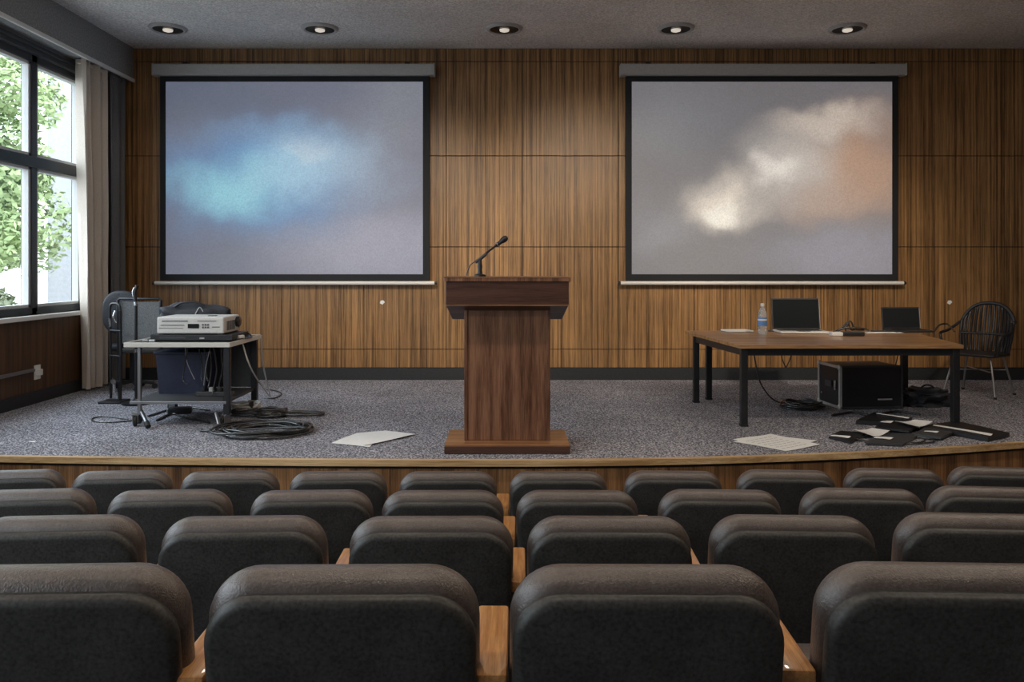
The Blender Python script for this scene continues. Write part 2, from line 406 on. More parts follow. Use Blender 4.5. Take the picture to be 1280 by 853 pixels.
# back wall: veneer panels with dark joints
mb = MB(); mb.box(LX-.3, RXW+.2, WALLY+.012, WALLY+.25, -.2, CEIL+.1); mb.cur = 1
zs = [STZ+.14, Zc(437, WALLY), Zc(309, WALLY), Zc(195, WALLY), Zc(77, WALLY), CEIL]
vx = [LX-.01] + [X(p, WALLY) for p in (250, 352, 455, 558, 653, 773, 868, 963, 1060, 1165, 1262)]+[RXW]
for i in range(len(zs)-1):
    for j in range(len(vx)-1):
        g = .0035
        mb.box(vx[j]+g, vx[j+1]-g, WALLY, WALLY+.02, zs[i]+g+.001, zs[i+1]-g, .0025)
tag(mb.build('wall_back', [M['joint'], M['wall_wood']]), kind='structure')
tag(MB().box(LX, RXW, WALLY-.02, WALLY, STZ, STZ+.14, .004).build('baseboard_back', M['baseboard']), kind='structure')

# left wall: wood below and between the windows, grey plaster above
WB, WT = STZ+.86, 4.03           # window bottom and top
WIN = [(5.2, 8.75), (-2.4, 4.2)]
mb = MB()
mb.box(LX-.14, LX, RY0, WALLY, -.2, WB)
mb.box(LX-.14, LX, WIN[0][1], WALLY, WB, WT); mb.box(LX-.14, LX, WIN[1][1], WIN[0][0], WB, WT); mb.box(LX-.14, LX, RY0, WIN[1][0], WB, WT)
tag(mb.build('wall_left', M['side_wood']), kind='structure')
mb = MB(); mb.box(LX-.25, LX, RY0, WALLY, WT, CEIL+.1)
mb.box(LX, -4.40, RY0, WALLY, 4.155, CEIL+.05)      # bulkhead that hides the curtain track
tag(mb.build('wall_left_bulkhead', M['plaster']), kind='structure')
mb = MB(); mb.box(-4.415, -4.385, RY0, WALLY, 4.135, 4.175, .006); tag(mb.build('trim_3', M['white_trim']), kind='structure')
mb = MB(); mb.box(LX+.001, LX+.05, RY0, WALLY-.02, STZ, STZ+.10); 
tag(MB().box(LX, LX+.02, 5.75, WALLY-.02, STZ, STZ+.12, .003).build('baseboard_left', M['baseboard']), kind='structure')
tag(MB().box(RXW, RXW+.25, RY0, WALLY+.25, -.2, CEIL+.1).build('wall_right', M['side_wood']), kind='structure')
tag(MB().box(LX-.25, RXW+.25, RY0-.25, RY0, -.2, CEIL+.1).build('wall_rear', M['plaster']), kind='structure')
tag(MB().box(LX-.25, RXW+.25, RY0-.25, WALLY+.25, CEIL, CEIL+.2).build('ceiling', M['ceiling']), kind='structure')

def window(idx, y0, y1, mulls):
    root = bpy.data.objects.new('window_%d' % idx, None); COL.objects.link(root); root.location = (LX, y0, WB); tag(root, kind='structure')
    L = y1-y0; H = WT-WB; th = .075; xa, xb = -.13, -.02
    tz = CAMZ+1.035-WB
    f = MB()
    f.box(xa, xb, 0, L, 0, th, .006); f.box(xa, xb, 0, L, H-th, H, .006)
    f.box(xa, xb, 0, th, 0, H, .006); f.box(xa, xb, L-th, L, 0, H, .006)
    for m_ in mulls: f.box(xa, xb, m_-y0-th*.6, m_-y0+th*.6, 0, H, .006)
    f.box(xa-.01, xb+.015, 0, L, tz-.055, tz+.055, .01)
    f.build('window_frame', M['frame'], root)
    # sashes: pale inner beads and glass, one per light
    ys = [0]+[m_-y0 for m_ in mulls]+[L]
    for i in range(len(ys)-1):
        for (za, zb) in ((th, tz-.055), (tz+.055, H-th)):
            a = ys[i]+(th if i == 0 else th*.6); b = ys[i+1]-(th if i == len(ys)-2 else th*.6)
            s = MB()
            for (p, q, r_, t_) in ((a, b, za, za+.03), (a, b, zb-.03, zb), (a, a+.035, za, zb), (b-.035, b, za, zb)):
                s.box(xa+.03, xb-.012, p, q, r_, t_, .003)
            so = s.build('sash', M['bead'], root)
            MB().box(xa+.05, xa+.056, a+.03, b-.03, za+.025, zb-.025).build('pane', M['glass'], so)
    k = MB(); k.box(-.14, .05, -.05, L+.02, -.045, 0, .008); k.build('window_sill', M['white_trim'], root)
    h = MB(); h.box(-.02, .02, 0, L, H, H+.05, .006); h.box(-.02, .035, 0, L, H+.05, H+.09, .008); h.build('window_head', M['frame'], root)
    return root
window(1, WIN[0][0], WIN[0][1], [6.0, 6.9, 7.82])
window(2, WIN[1][0], WIN[1][1], [-1.1, .2, 1.5, 2.8])

# ================================================================== SCREENS
def screen(x0, x1, label, pic):
    y = WALLY-.12
    def sx(p): return X(p, y)
    cx = (sx(x0)+sx(x1))/2
    root = thing('projection_screen', label, 'projection screen', (cx, y, Zc(222, y)), group='pull-down projection screens on the wood wall')
    zc = Zc(222, y)
    def rz(p): return Zc(p, y)-zc
    hw = (sx(x1)-sx(x0))/2
    h = MB(); h.box(-hw, hw, -.06, .08, rz(95), rz(81), .012); h.build('housing', M['housing'], root)
    for s_ in (-1, 1):
        e = MB(); e.box(s_*hw-.008, s_*hw+.008, -.063, .083, rz(95.4), rz(80.6), .004); e.build('end_cap', M['housing'], root)
        bk = MB(); bk.box(s_*hw*.8-.03, s_*hw*.8+.03, .07, .12, rz(93), rz(76)); bk.build('wall_bracket', M['black_metal'], root)
    iw0 = 12*y/1000; 
    b = MB(); b.box(-hw+.06, hw-.06, .012, .020, rz(351), rz(94)); b.build('border_cloth', M['black_cloth'], root)
    p = MB(); p.box(-hw+.13, hw-.135, .006, .013, rz(343), rz(102)); p.build('picture_surface', pic, root)
    t = MB(); t.tube([(-hw+.0, .016, rz(354)), (hw-.0, .016, rz(354))], .022, 12); t.build('weight_bar', M['bar_metal'], root, smooth=40)
    for s_ in (-1, 1):
        c = MB(); c.tube([(s_*hw, .016, rz(354)), (s_*(hw+.03), .016, rz(354))], .019, 10); c.build('bar_cap', M['black'], root, smooth=40)
    return root
picL = picture_mat('cloudy_blue_picture', (.15, .16, .22),
   [(-1.1, .95, 1.6, .8, (.11, .13, .19), .8), (1.2, .9, 1.0, .9, (.23, .24, .28), .8), (.9, -.8, 1.8, .8, (.33, .33, .42), .8),
    (-.40, .0, 2.0, 1.05, (.11, .27, .52), 1), (.2, .22, 1.2, .6, (.34, .58, .76), .85), (-.70, -.12, 1.05, .5, (.30, .66, .76), .85), (-.1, .05, .8, .4, (.38, .60, .76), .6), (.15, .35, .5, .25, (.6, .72, .8), .6), (.75, .15, .9, .7, (.32, .40, .52), .5),
    (-.2, .55, 1.3, .35, (.20, .32, .50), .5)], .80)
picR = picture_mat('cloudy_warm_picture', (.165, .155, .165),
   [(-1.0, .7, 1.3, .9, (.20, .20, .215), .8), (.9, -.9, 1.5, .6, (.27, .26, .31), .8), (1.15, .15, 1.2, 1.0, (.44, .26, .17), .95), (.75, .66, 1.0, .28, (.62, .52, .44), .85),
    (.35, .15, 1.0, .75, (.58, .52, .47), .85), (-.45, -.30, .8, .5, (.85, .74, .62), .9), (-.42, -.40, .4, .25, (1.0, .93, .80), .9), (.12, .12, .45, .3, (.92, .84, .76), .7),
    (.72, -.3, .9, .4, (.46, .32, .25), .6), (-1.2, -.6, .6, .5, (.27, .27, .29), .6)], .80)
screen(193, 543, 'projection screen with a blue cloudy picture, on the wall left of the podium', picL)
screen(776, 1130, 'projection screen with a warm cream cloudy picture, on the wall right of the podium', picR)

# ================================================================== CURTAINS
def curtain(name, label, m, x0, y0, y1, ztop, zbot, folds, amp, flare=0, lean=0):
    nx, nz = folds*10, 26; mb = MB(); vs = []
    for side in (0, 1):
        for j in range(nz+1):
            t = j/nz; z = ztop+(zbot-ztop)*t
            for i in range(nx+1):
                u = i/nx; yy = y0+(y1-y0)*u
                yy += (y0+y1-2*yy)*flare*(t**1.5)+lean*t
                ph = 2*PI*folds*u+.6*math.sin(3*t+u*9)
                a = amp*(.75+.35*math.sin(u*17+1))
                xx = x0+a*math.sin(ph)+.35*a*math.sin(2.3*ph+1)+side*.008
                vs.append((xx, yy, z))
    W = nx+1; N = W*(nz+1); fs = []
    for j in range(nz):
        for i in range(nx):
            a = j*W+i; fs += [(a, a+1, a+W+1, a+W), (N+a, N+a+W, N+a+W+1, N+a+1)]
    for i in range(nx):
        fs += [(i, N+i, N+i+1, i+1), (nz*W+i, nz*W+i+1, N+nz*W+i+1, N+nz*W+i)]
    for j in range(nz):
        fs += [(j*W, (j+1)*W, N+(j+1)*W, N+j*W), (j*W+nx, N+j*W+nx, N+(j+1)*W+nx, (j+1)*W+nx)]
    mb.add(vs, fs)
    return mb
c = thing('curtain', 'cream curtain hanging in folds at the right edge of the window', 'curtain', (-4.495, 8.72, STZ+.03))
m1 = curtain('', '', 0, 0, -.33, .22, 4.16-STZ-.03, .0, 5, .072, flare=.08, lean=.05); m1.build('curtain_cloth', M['curtain'], c, smooth=80)
r = MB(); r.box(-.03, .03, -.33, .22, 4.10-STZ-.03, 4.135-STZ-.03); r.build('header_tape', M['curtain'], c)
c = thing('curtain', 'dark grey curtain bunched in the corner beside the wood wall', 'curtain', (-4.49, 9.16, STZ+.03))
m1 = curtain('', '', 0, 0, -.16, .22, 4.16-STZ-.03, .0, 4, .04); m1.build('curtain_cloth', M['curtain_grey'], c, smooth=80)
r = MB(); r.box(-.03, .03, -.16, .22, 4.10-STZ-.03, 4.135-STZ-.03); r.build('header_tape', M['curtain_grey'], c)

# ================================================================== CEILING LIGHTS
def downlight(x, y, label, spot):
    root = thing('ceiling_light', label, 'ceiling light', (x, y, CEIL), group='round ceiling downlights above the stage' if spot else 'added unseen ceiling lamps over the seats')
    R = .19
    ring = MB(); ring.lathe([(R-.03, -.001), (R-.035, -.022), (R-.02, -.030), (R, -.022), (R+.01, -.001)], seg=32); 
    # open ring: replace caps by a dark dish part
    ring.f = [f for f in ring.f if len(f) == 4]; ring.m = [0]*len(ring.f)
    ring.build('trim_ring', M['white_trim'] if not spot else M['housing'], root, smooth=50)
    d = MB(); d.lathe([(.155, -.020), (.150, -.008), (.05, -.004), (.01, -.004)], seg=28); d.build('reflector', M['can'], root, smooth=60)
    if spot:
        b = MB(); b.lathe([(.012, -.005), (.055, -.010), (.05, -.035), (.02, -.045)], seg=18); b.build('bulb', M['bulb'], root, smooth=60)
        lamp_light('SPOT', 'downlight_light', (0, 0, -.07), STAGE_W*8, (1, .83, .62), root, .06, 110)
    else:
        b = MB(); b.lathe([(.14, -.012), (.13, -.03), (.05, -.04), (.01, -.04)], seg=24); b.build('diffuser', M['fill_lamp_disc'], root, smooth=60)
        lamp_light('AREA', 'added_lamp_light', (0, 0, -.06), FILL_LAMP_W, (1, .84, .66), root, .26)  # fill light from an added lamp, out of view
ordn = ['leftmost', 'second from left', 'third from left, centred over the podium', 'fourth from left, over the left edge of the warm screen', 'rightmost']
for i, (x, y) in enumerate(STAGE_LAMPS): downlight(x, y, 'round recessed ceiling downlight above the stage, %s' % ordn[i], True)
for i, (x, y) in enumerate(FILL_LAMPS): downlight(x, y, 'added unseen round ceiling lamp, %s over the %s' % (['leftmost', 'second from left', 'third from left', 'fourth from left', 'rightmost', 'leftmost', 'middle one', 'rightmost'][i], 'front seat rows' if i < 5 else 'seats nearest the camera'), False)

for i, (x, y, aim) in enumerate(FILL_SPOTS):      # spots added out of view to brighten the middle of the back wall
    root = thing('added_wall_spot', 'added unseen black spot brightening the back wall, %s of three' % ['left', 'middle', 'right'][i], 'spotlight', (x, y, CEIL))
    k = MB(); k.tube([(0, 0, 0), (0, 0, -.18)], .012, 8); k.lathe([(.05, -.02), (.05, 0)], seg=16); k.build('bracket', M['black_metal'], root)
    d = (Vector((aim[0], WALLY, aim[1]))-Vector((x, y, CEIL-.22))).normalized()
    q = d.to_track_quat('-Z', 'Y'); mt = q.to_matrix().to_4x4()
    k = MB(); k.lathe([(.05, .14), (.075, .12), (.085, -.02), (.095, -.06), (.088, -.06), (.08, -.0)], center=(0, 0, -.22), mtx=mt, seg=20); k.build('lamp_body', M['black_metal'], root, smooth=40)
    so = lamp_light('SPOT', 'added_spot_light', Vector((0, 0, -.22))+d*.10, FILL_SPOT_W, (1, .86, .68), root, .12, 44)
    so.rotation_euler = q.to_euler(); so.data.spot_blend = 1.0
# ================================================================== PODIUM
y0 = 5.665
pod = thing('podium', 'brown wooden podium with a broad top box and stepped base at the stage edge', 'podium', (0, y0, STZ))
b = MB(); b.box(-.445, .445, 0, .53, 0, .068, .005); b.build('base_plinth', M['podium_base'], pod)
b = MB(); b.box(-.445, .445, -.006, .002, .002, .055, .002); b.build('plinth_front', M['podium_dark'], pod)
b = MB(); b.box(-.305, .305, .135, .45, .068, 1.12, .004); b.build('column', M['podium_wood'], pod)
for s_ in (-1, 1):
    b = MB(); b.box(s_*.3-.012, s_*.3+.012, .126, .16, .068, 1.02, .003); b.build('corner_strip', M['podium_wood'], pod)
# lower flared part of the head
b = MB()
vs = [(-.435, .02, 1.054), (.435, .02, 1.054), (.435, .50, 1.054), (-.435, .50, 1.054), (-.41, .33, .935), (.41, .33, .935), (.41, .47, .935), (-.41, .47, .935)]
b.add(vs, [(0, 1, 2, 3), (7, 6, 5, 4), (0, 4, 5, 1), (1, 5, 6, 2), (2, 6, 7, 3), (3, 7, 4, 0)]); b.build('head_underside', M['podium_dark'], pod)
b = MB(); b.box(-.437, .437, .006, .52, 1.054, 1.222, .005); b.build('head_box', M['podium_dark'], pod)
b = MB(); b.box(-.450, .450, -.004, .535, 1.222, 1.256, .005); b.build('top_board', M['podium_wood'], pod)
b = MB(); b.box(-.450, .450, -.007, -.002, 1.249, 1.2575, .001); b.box(-.437, .437, .001, .007, 1.05, 1.058, .001); b.build('edge_bead', M['podium_base'], pod)
# microphone on the podium
yy = 5.95
mic = thing('microphone', 'black gooseneck microphone standing on the podium top', 'microphone', (X(600, yy), yy, STZ+1.256))
def mp(px, py): return ((px-600)*yy/1000, 0, (346.5-py)*yy/1000-.0)
b = MB(); b.lathe([(.045, 0), (.045, .012), (.02, .02), (.016, .05), (.019, .075), (.013, .12), (.008, .14)], seg=18); b.build('stand', M['black'], mic, smooth=50)
b = MB(); b.tube([mp(601, 325), mp(606, 319), mp(616, 311), mp(624, 305)], .0085, 10, smooth=4); b.build('neck', M['black_metal'], mic, smooth=60)
b = MB(); b.tube([mp(594, 329), mp(601, 324), mp(608, 318)], .013, 10); b.build('clip', M['dark_grey'], mic, smooth=60)
d = (Vector(mp(635, 297))-Vector(mp(622, 307))).normalized()
b = MB(); p0 = Vector(mp(620, 308)); b.tube([p0+d*t for t in (0, .015, .05, .06, .085, .1, .108)], lambda t: [.012, .014, .017, .022, .024, .018, .006][min(6, int(round(t*6)))], 14); b.build('capsule', M['black_metal'], mic, smooth=60)
b = MB(); b.tube([(mp(583, 346)[0], .03, .006), (mp(584, 341)[0], .03, .035), (mp(588, 333)[0], .015, .085), (mp(595, 327)[0], 0, .115), (mp(604, 320)[0], -.005, .155)], .004, 8, smooth=5); b.build('microphone_cable', M['cable'], mic, smooth=60)
b = MB(); b.tube([p0+d*.01, p0+d*.018], .0185, 14); b.build('collar', M['chrome'], mic, smooth=60)

# ================================================================== AV CART
CY0, CY1, CX0, CX1 = 6.62, 7.42, -3.16, -2.30
cart = thing('av_cart', 'black wheeled equipment cart with a pale edged top on the stage left side', 'cart', ((CX0+CX1)/2, (CY0+CY1)/2, STZ))
hx, hy = (CX1-CX0)/2, (CY1-CY0)/2
b = MB(); b.box(-hx, hx, -hy, hy, .672, .695, .004); b.build('top_shelf', M['dark_grey'], cart)
b = MB()
for q in ((-hx-.01, hx+.01, -hy-.012, -hy), (-hx-.01, hx+.01, hy, hy+.012), (-hx-.012, -hx, -hy, hy), (hx, hx+.012, -hy, hy)): b.box(*q, .662, .702, .004)
b.build('top_edge', M['cream_metal'], cart)
b = MB(); b.box(-hx+.03, hx-.03, -hy+.02, hy-.02, .19, .212, .004); b.build('lower_shelf', M['dark_grey'], cart)
b = MB(); b.box(-hx+.03, hx-.03, -hy+.008, -hy+.022, .190, .212, .003); b.build('shelf_lip', M['steel'], cart)
for (sx_, sy_, r_) in ((-1, -1, .014), (1, -1, .026), (-1, 1, .018), (1, 1, .026)):
    b = MB(); x_, y_ = sx_*(hx-.045 if sx_ < 0 else hx-.03), sy_*(hy-.04)
    if sx_ < 0 and sy_ < 0: x_ = -hx+.10
    b.box(x_-r_, x_+r_, y_-r_, y_+r_, .10, .672, .004); b.build('leg', M['steel'] if r_ < .015 else M['black_metal'], cart)
# casters
def caster(x_, y_, ang, R=.045):
    e = MB(); m_ = T(x_, y_, 0) @ RZ(ang)
    e.box(-.03, .03, -.03, .03, .092, .104, .002, m_)
    e.box(-.022, -.017, -.035, .02, .03, .095, .001, m_); e.box(.017, .022, -.035, .02, .03, .095, .001, m_)
    o = e.build('caster_fork', M['steel'], cart)
    wv = MB(); wv.lathe([(.012, -.014), (R-.006, -.014), (R, -.009), (R, .009), (R-.006, .014), (.012, .014)], mtx=T(x_, y_, R) @ RZ(ang) @ T(0, -.012, 0) @ RY(90), seg=22)
    wv.build('wheel', M['rubber'], o, smooth=40)
for (x_, y_, a_) in ((-hx+.06, -hy+.05, 20), (-hx+.02, -hy+.16, 75), (hx-.04, -hy+.05, -35), (-hx+.07, hy-.06, 100), (hx-.05, hy-.06, 10)): caster(x_, y_, a_)
b = MB(); b.tube([(-hx+.10, -hy+.06, .13), (-hx+.21, -hy-.07, .045)], .017, 10); b.build('brake_lever', M['steel'], cart, smooth=50)
b = MB(); b.tube([(-hx+.205, -hy-.065, .05), (-hx+.235, -hy-.10, .025)], .022, 10); b.build('lever_foot', M['rubber'], cart, smooth=50)
b = MB(); b.tube([(hx-.12, -hy+.03, .11), (hx-.06, -hy-.07, .035)], .015, 10); b.build('brake_lever', M['steel'], cart, smooth=50)
b = MB(); b.box(-hx+.06, hx-.06, hy-.032, hy-.018, .22, .67); b.build('back_panel', M['dark_grey'], cart)
b = MB(); b.tube([(-hx+.06, hy-.06, .33), (-.1, hy-.06, .38)], .008, 8); b.build('cross_bar', M['steel'], cart)

def cables(name, label, paths, r, m=None, loc=None, group=None, sm=6, cat='cable'):
    base = Vector(loc) if loc else Vector(paths[0][0])
    mb = MB()
    for p in paths: mb.tube([Vector(q)-base for q in p], r, 7, smooth=sm)
    return tag(mb.build(name, m or M['cable'], loc=base, smooth=70), label, cat, group)

top = STZ+.695
# lower black deck, projector on it
dx = X(236, 6.85)
b = thing('media_deck', 'flat black deck lying under the white projector on the cart', 'media player', (dx, 6.98, top))
k = MB(); k.box(-.30, .40, -.20, .22, .006, .058, .006); k.build('casing', M['black'], b)
k = MB()
for q in (-.25, .33):
    for r_ in (-.16, .18): k.box(q-.02, q+.02, r_-.02, r_+.02, 0, .007)
k.build('rubber_feet', M['rubber'], b)
k = MB(); k.box(-.22, .0, -.204, -.199, .025, .040); k.build('disc_tray', M['dark_grey'], b)
k = MB(); k.box(.12, .16, -.204, -.199, .022, .034); k.build('button', M['tape'], b)
pr = thing('projector', 'white box projector with front slots and small display on the cart', 'projector', (X(239, 6.8), 6.97, top+.058), 0)
k = MB(); k.box(-.285, .285, -.19, .2, .008, .150, .012); k.build('casing', M['white_plastic'], pr)
k = MB(); k.box(-.24, -.02, -.1935, -.189, .112, .120); k.box(.06, .22, -.1935, -.189, .114, .119); k.build('vent_slot', M['grey_print'], pr)
k = MB(); k.box(-.25, -.05, -.1935, -.189, .078, .084); k.box(-.265, -.06, -.1925, -.189, .055, .058); k.build('disc_slot', M['grey_print'], pr)
k = MB(); k.box(-.02, .075, -.1945, -.189, .055, .092, .001); k.build('display', M['display'], pr)
for i in range(3):
    for j in range(2):
        k = MB(); k.box(.10+i*.022, .115+i*.022, -.1945, -.189, .055+j*.022, .069+j*.022, .001); k.build('button', M['grey_print'], pr)
k = MB(); k.box(.185, .25, -.1935, -.189, .062, .068); k.build('card_slot', M['grey_print'], pr)
k = MB()
for i in range(7): k.box(.284, .2885, -.12+i*.03, -.104+i*.03, .03, .11)
k.build('side_vent', M['grey_print'], pr)
k = MB(); k.lathe([(.045, 0), (.048, .02), (.04, .03)], mtx=T(.285, .13, .09) @ RY(90), seg=20); k.build('lens_ring', M['black'], pr, smooth=40)
k = MB(); k.lathe([(.034, .022), (.03, .031), (.01, .036)], mtx=T(.285, .13, .09) @ RY(90), seg=18); k.build('lens', M['lens'], pr, smooth=60)
k = MB(); k.box(.10, .17, -.06, -.02, .15, .156, .001); k.build('top_button', M['grey_print'], pr)
k = MB()
for q in (-.25, .25):
    for r_ in (-.16, .17): k.box(q-.02, q+.02, r_-.02, r_+.02, 0, .010)
k.build('feet', M['rubber'], pr)
# soft bag behind the projector
def blob(sx_, sy_, sz_, seed, flat=.0, sub=4, amp=.12, fr=2.2):
    bm = bmesh.new(); bmesh.ops.create_icosphere(bm, subdivisions=sub, radius=1)
    for v in bm.verts:
        p = v.co.copy(); q = Vector([math.copysign(abs(c_)**.62, c_) for c_ in p])
        q *= 1+amp*noise.noise(p*fr+Vector((seed, seed*2, 0)))*1.6
        v.co = (q.x*sx_, q.y*sy_, max(q.z*sz_, -sz_*.9)+sz_*.9)
    m_ = MB(); m_.add([v.co.copy() for v in bm.verts], [[v.index for v in f.verts] for f in bm.faces]); bm.free(); return m_
bag = thing('equipment_bag', 'black soft equipment bag lying behind the projector on the cart', 'bag', (X(243, 7.28)+.02, 7.30, top))
blob(.33, .105, .155, 3, amp=.16).build('bag_body', M['bag'], bag, smooth=70)
k = MB(); k.tube([(-.18, -.07, .27), (-.1, -.1, .31), (.02, -.1, .315), (.10, -.08, .28)], .010, 8, smooth=5); k.build('handle', M['bag'], bag, smooth=60)
k = MB(); k.tube([(.02, -.112, .20), (.06, -.108, .27), (.09, -.10, .23)], .004, 6, smooth=4); k.build('zip_pull', M['tape'], bag, smooth=60)
# connectors and wires on the cart
cables('plug', 'white plug and adapter lying on the cart right corner', [[(X(300, 6.95), 6.9, top+.022), (X(304, 6.95), 6.95, top+.024)]], .02, M['white_plastic'], cat='plug', sm=0)
cables('plug', 'small grey connector at the front left corner of the cart top', [[(X(180, 6.75), 6.72, top+.012), (X(186, 6.75), 6.73, top+.012)]], .011, M['tape'], cat='plug', sm=0)
cables('plug', 'small grey connector just left of the flat black deck on the cart', [[(X(189, 6.75), 6.72, top+.012), (X(196, 6.75), 6.71, top+.012)]], .011, M['tape'], cat='plug', sm=0)
cables('cable', 'black cable curling off the right end of the cart top', [[(X(292, 7.0), 7.0, top+.01), (X(302, 7.1), 7.15, top+.02), (X(310, 7.2), 7.2, top+.035), (X(318, 7.2), 7.12, top+.01), (X(308, 7.0), 6.98, top+.012), (X(298, 6.9), 6.84, top+.01)]], .008)
# hanging cables under the top
hp = []
rr = random.Random(4)
for i in range(9):
    px = 236+i*6+rr.uniform(-2, 2); yv = 6.95+rr.uniform(-.1, .25); zt = STZ+.665
    L_ = rr.uniform(.28, .44); xb = X(px, yv)
    hp.append([(xb, yv, zt), (xb+rr.uniform(-.04, .04), yv+.01, zt-L_*.5), (xb+rr.uniform(-.05, .05), yv, zt-L_*.9), (xb+rr.uniform(-.02, .07), yv-.02, zt-L_)])
for q in hp: cables('cable', 'dark cable hanging in a bundle under the cart top', [q], .006, group='dark cables hanging under the cart top')
cables('cable', 'thin pale cable hanging in front of the navy bin on the cart', [[(X(234, 7.0), 6.95, STZ+.665), (X(236, 7), 6.96, STZ+.5), (X(246, 7), 6.95, STZ+.35)]], .0035, M['tape'])
cables('cable', 'thin pale cable hanging among the dark cables under the cart top', [[(X(268, 7.0), 6.93, STZ+.665), (X(262, 7), 6.92, STZ+.48), (X(258, 7), 6.94, STZ+.3)]], .0035, M['tape'])
cables('cable', 'pale cable slanting down from the cart right end to the carpet', [[(X(303, 7.0), 7.0, STZ+.66), (X(315, 7.0), 7.0, STZ+.42), fl(337, 497)+Vector((0, 0, .01))]], .007, M['cable_pale'])
cables('cable', 'pale cable hanging from the cart rear corner to the carpet', [[(X(324, 7.4), 7.46, STZ+.69), (X(329, 7.6), 7.6, STZ+.40), fl(338, 498)+Vector((0, 0, .01))]], .007, M['cable_pale'])
# things on the lower shelf
sh = STZ+.212
nb = thing('storage_bin', 'navy plastic bin standing at the back of the cart lower shelf', 'bin', (-2.86, 7.17, sh))
k = MB()
k.prism([(-.20, 0), (.20, 0), (.23, .36), (-.23, .36)], 'y', -.14, .14); k.build('bin_body', M['navy'], nb)
k = MB(); k.box(-.245, .245, -.155, .155, .345, .372, .006); k.build('rim', M['navy'], nb)
pb = thing('power_strip', 'dark power strip with plugs on the cart lower shelf', 'power strip', (X(268, 6.9), 6.92, sh))
k = MB(); k.box(-.16, .16, -.03, .03, 0, .04, .006); k.build('strip_body', M['dark_grey'], pb)
for i in range(4):
    k = MB(); k.box(-.12+i*.07, -.085+i*.07, -.018, .018, .038, .075, .004); k.build('plug', M['white_plastic'] if i % 2 else M['black'], pb)
# pole / microphone stand next to the cart
st = thing('microphone_stand', 'black upright stand with chrome joints behind the cart left end', 'stand', (X(170, 7.75), 7.75, STZ))
k = MB(); k.lathe([(.13, 0), (.13, .018), (.03, .03), (.02, .06)], seg=24); k.build('round_base', M['black_metal'], st, smooth=40)
k = MB(); k.tube([(0, 0, .05), (0, 0, .98)], .014, 10); k.build('pole', M['black_metal'], st, smooth=60)
for z_ in (.50, .955):
    k = MB(); k.tube([(0, 0, z_), (0, 0, z_+.035)], .02, 10); k.build('collar', M['chrome'], st, smooth=60)
k = MB(); k.tube([(0, 0, .98), (-.008, 0, 1.03), (-.012, 0, 1.08), (.005, 0, 1.13), (.01, 0, 1.15)], .016, 10, smooth=4); k.build('clip', M['black'], st, smooth=60)
k = MB(); k.tube([(-.022, -.01, 1.04), (-.028, -.01, 1.09), (-.012, -.01, 1.13)], .006, 8, smooth=4); k.build('clip_spring', M['chrome'], st, smooth=60)
# grey mesh panel chair
gc = thing('stacking_chair', 'black framed chair with a grey mesh back standing behind the cart', 'chair', (X(176, 8.0)-.02, 8.02, STZ), math.radians(0))
k = MB(); k.slab(.40, .42, .02, .02, .008, mtx=T(0, .0, .56) @ RX(-4)); k.build('mesh_back', M['mesh_grey'], gc, smooth=40)
for s_ in (-1, 1):
    k = MB(); k.tube([(s_*.215, .02, .005), (s_*.215, 0, .48), (s_*.215, -.005, 1.0)], .014, 10); k.build('back_post', M['black_metal'], gc, smooth=60)
    k = MB(); k.tube([(s_*.215, .42, .005), (s_*.215, .40, .45)], .013, 8); k.build('front_leg', M['black_metal'], gc, smooth=60)
    k = MB(); k.tube([(s_*.215, 0, .46), (s_*.215, .42, .46)], .013, 8); k.build('side_rail', M['black_metal'], gc, smooth=60)
k = MB(); k.slab(.41, .42, .05, .05, .02, mtx=T(0, .0, .485) @ RX(-90) @ T(0, 0, 0)); k.build('seat', M['seat_cloth'], gc, smooth=50)
k = MB(); k.tube([(-.215, -.005, .99), (-.20, -.005, 1.01), (.2, -.005, 1.01), (.215, -.005, .99)], .012, 8); k.build('top_rail', M['black_metal'], gc, smooth=60)
# folded trolley with chrome handles, leaning beside the curtain
ft = thing('hand_truck', 'dark folded trolley frame with chrome catches beside the cream curtain', 'hand truck', (X(147, 7.85), 7.86, STZ))
k = MB(); k.tube([(.045, -.05, .03), (.025, 0, .55), (.02, 0, .90)], .015, 10); k.tube([(-.10, .06, .03), (-.115, .08, .55), (-.12, .08, .90)], .013, 10); k.tube([(-.12, .08, .90), (-.10, .07, .96), (0, .01, .96), (.02, 0, .90)], .013, 8, smooth=4)
k.build('frame', M['black_metal'], ft, smooth=60)
k = MB(); k.tube([(-.005, -.03, .78), (-.03, -.035, .83), (-.012, -.03, .90)], .011, 8, smooth=4); k.tube([(-.095, .03, .74), (-.10, .03, .82)], .012, 8); k.build('catch', M['chrome'], ft, smooth=60)
k = MB(); k.tube([(.0, -.085, .10), (.0, -.085, .19)], .018, 10); k.lathe([(.01, -.012), (.026, -.012), (.026, .012), (.01, .012)], center=(.0, -.085, .215), mtx=RX(90), seg=16); k.build('foot_catch', M['chrome'], ft, smooth=60)
for i in range(3):
    k = MB(); z_ = .2+i*.25; k.tube([(-.11, .07, z_), (.035, -.02, z_)], .009, 8); k.build('rung', M['black_metal'], ft, smooth=60)
k = MB(); k.box(-.14, .08, -.12, .09, 0, .02, .004); k.build('toe_plate', M['black_metal'], ft)
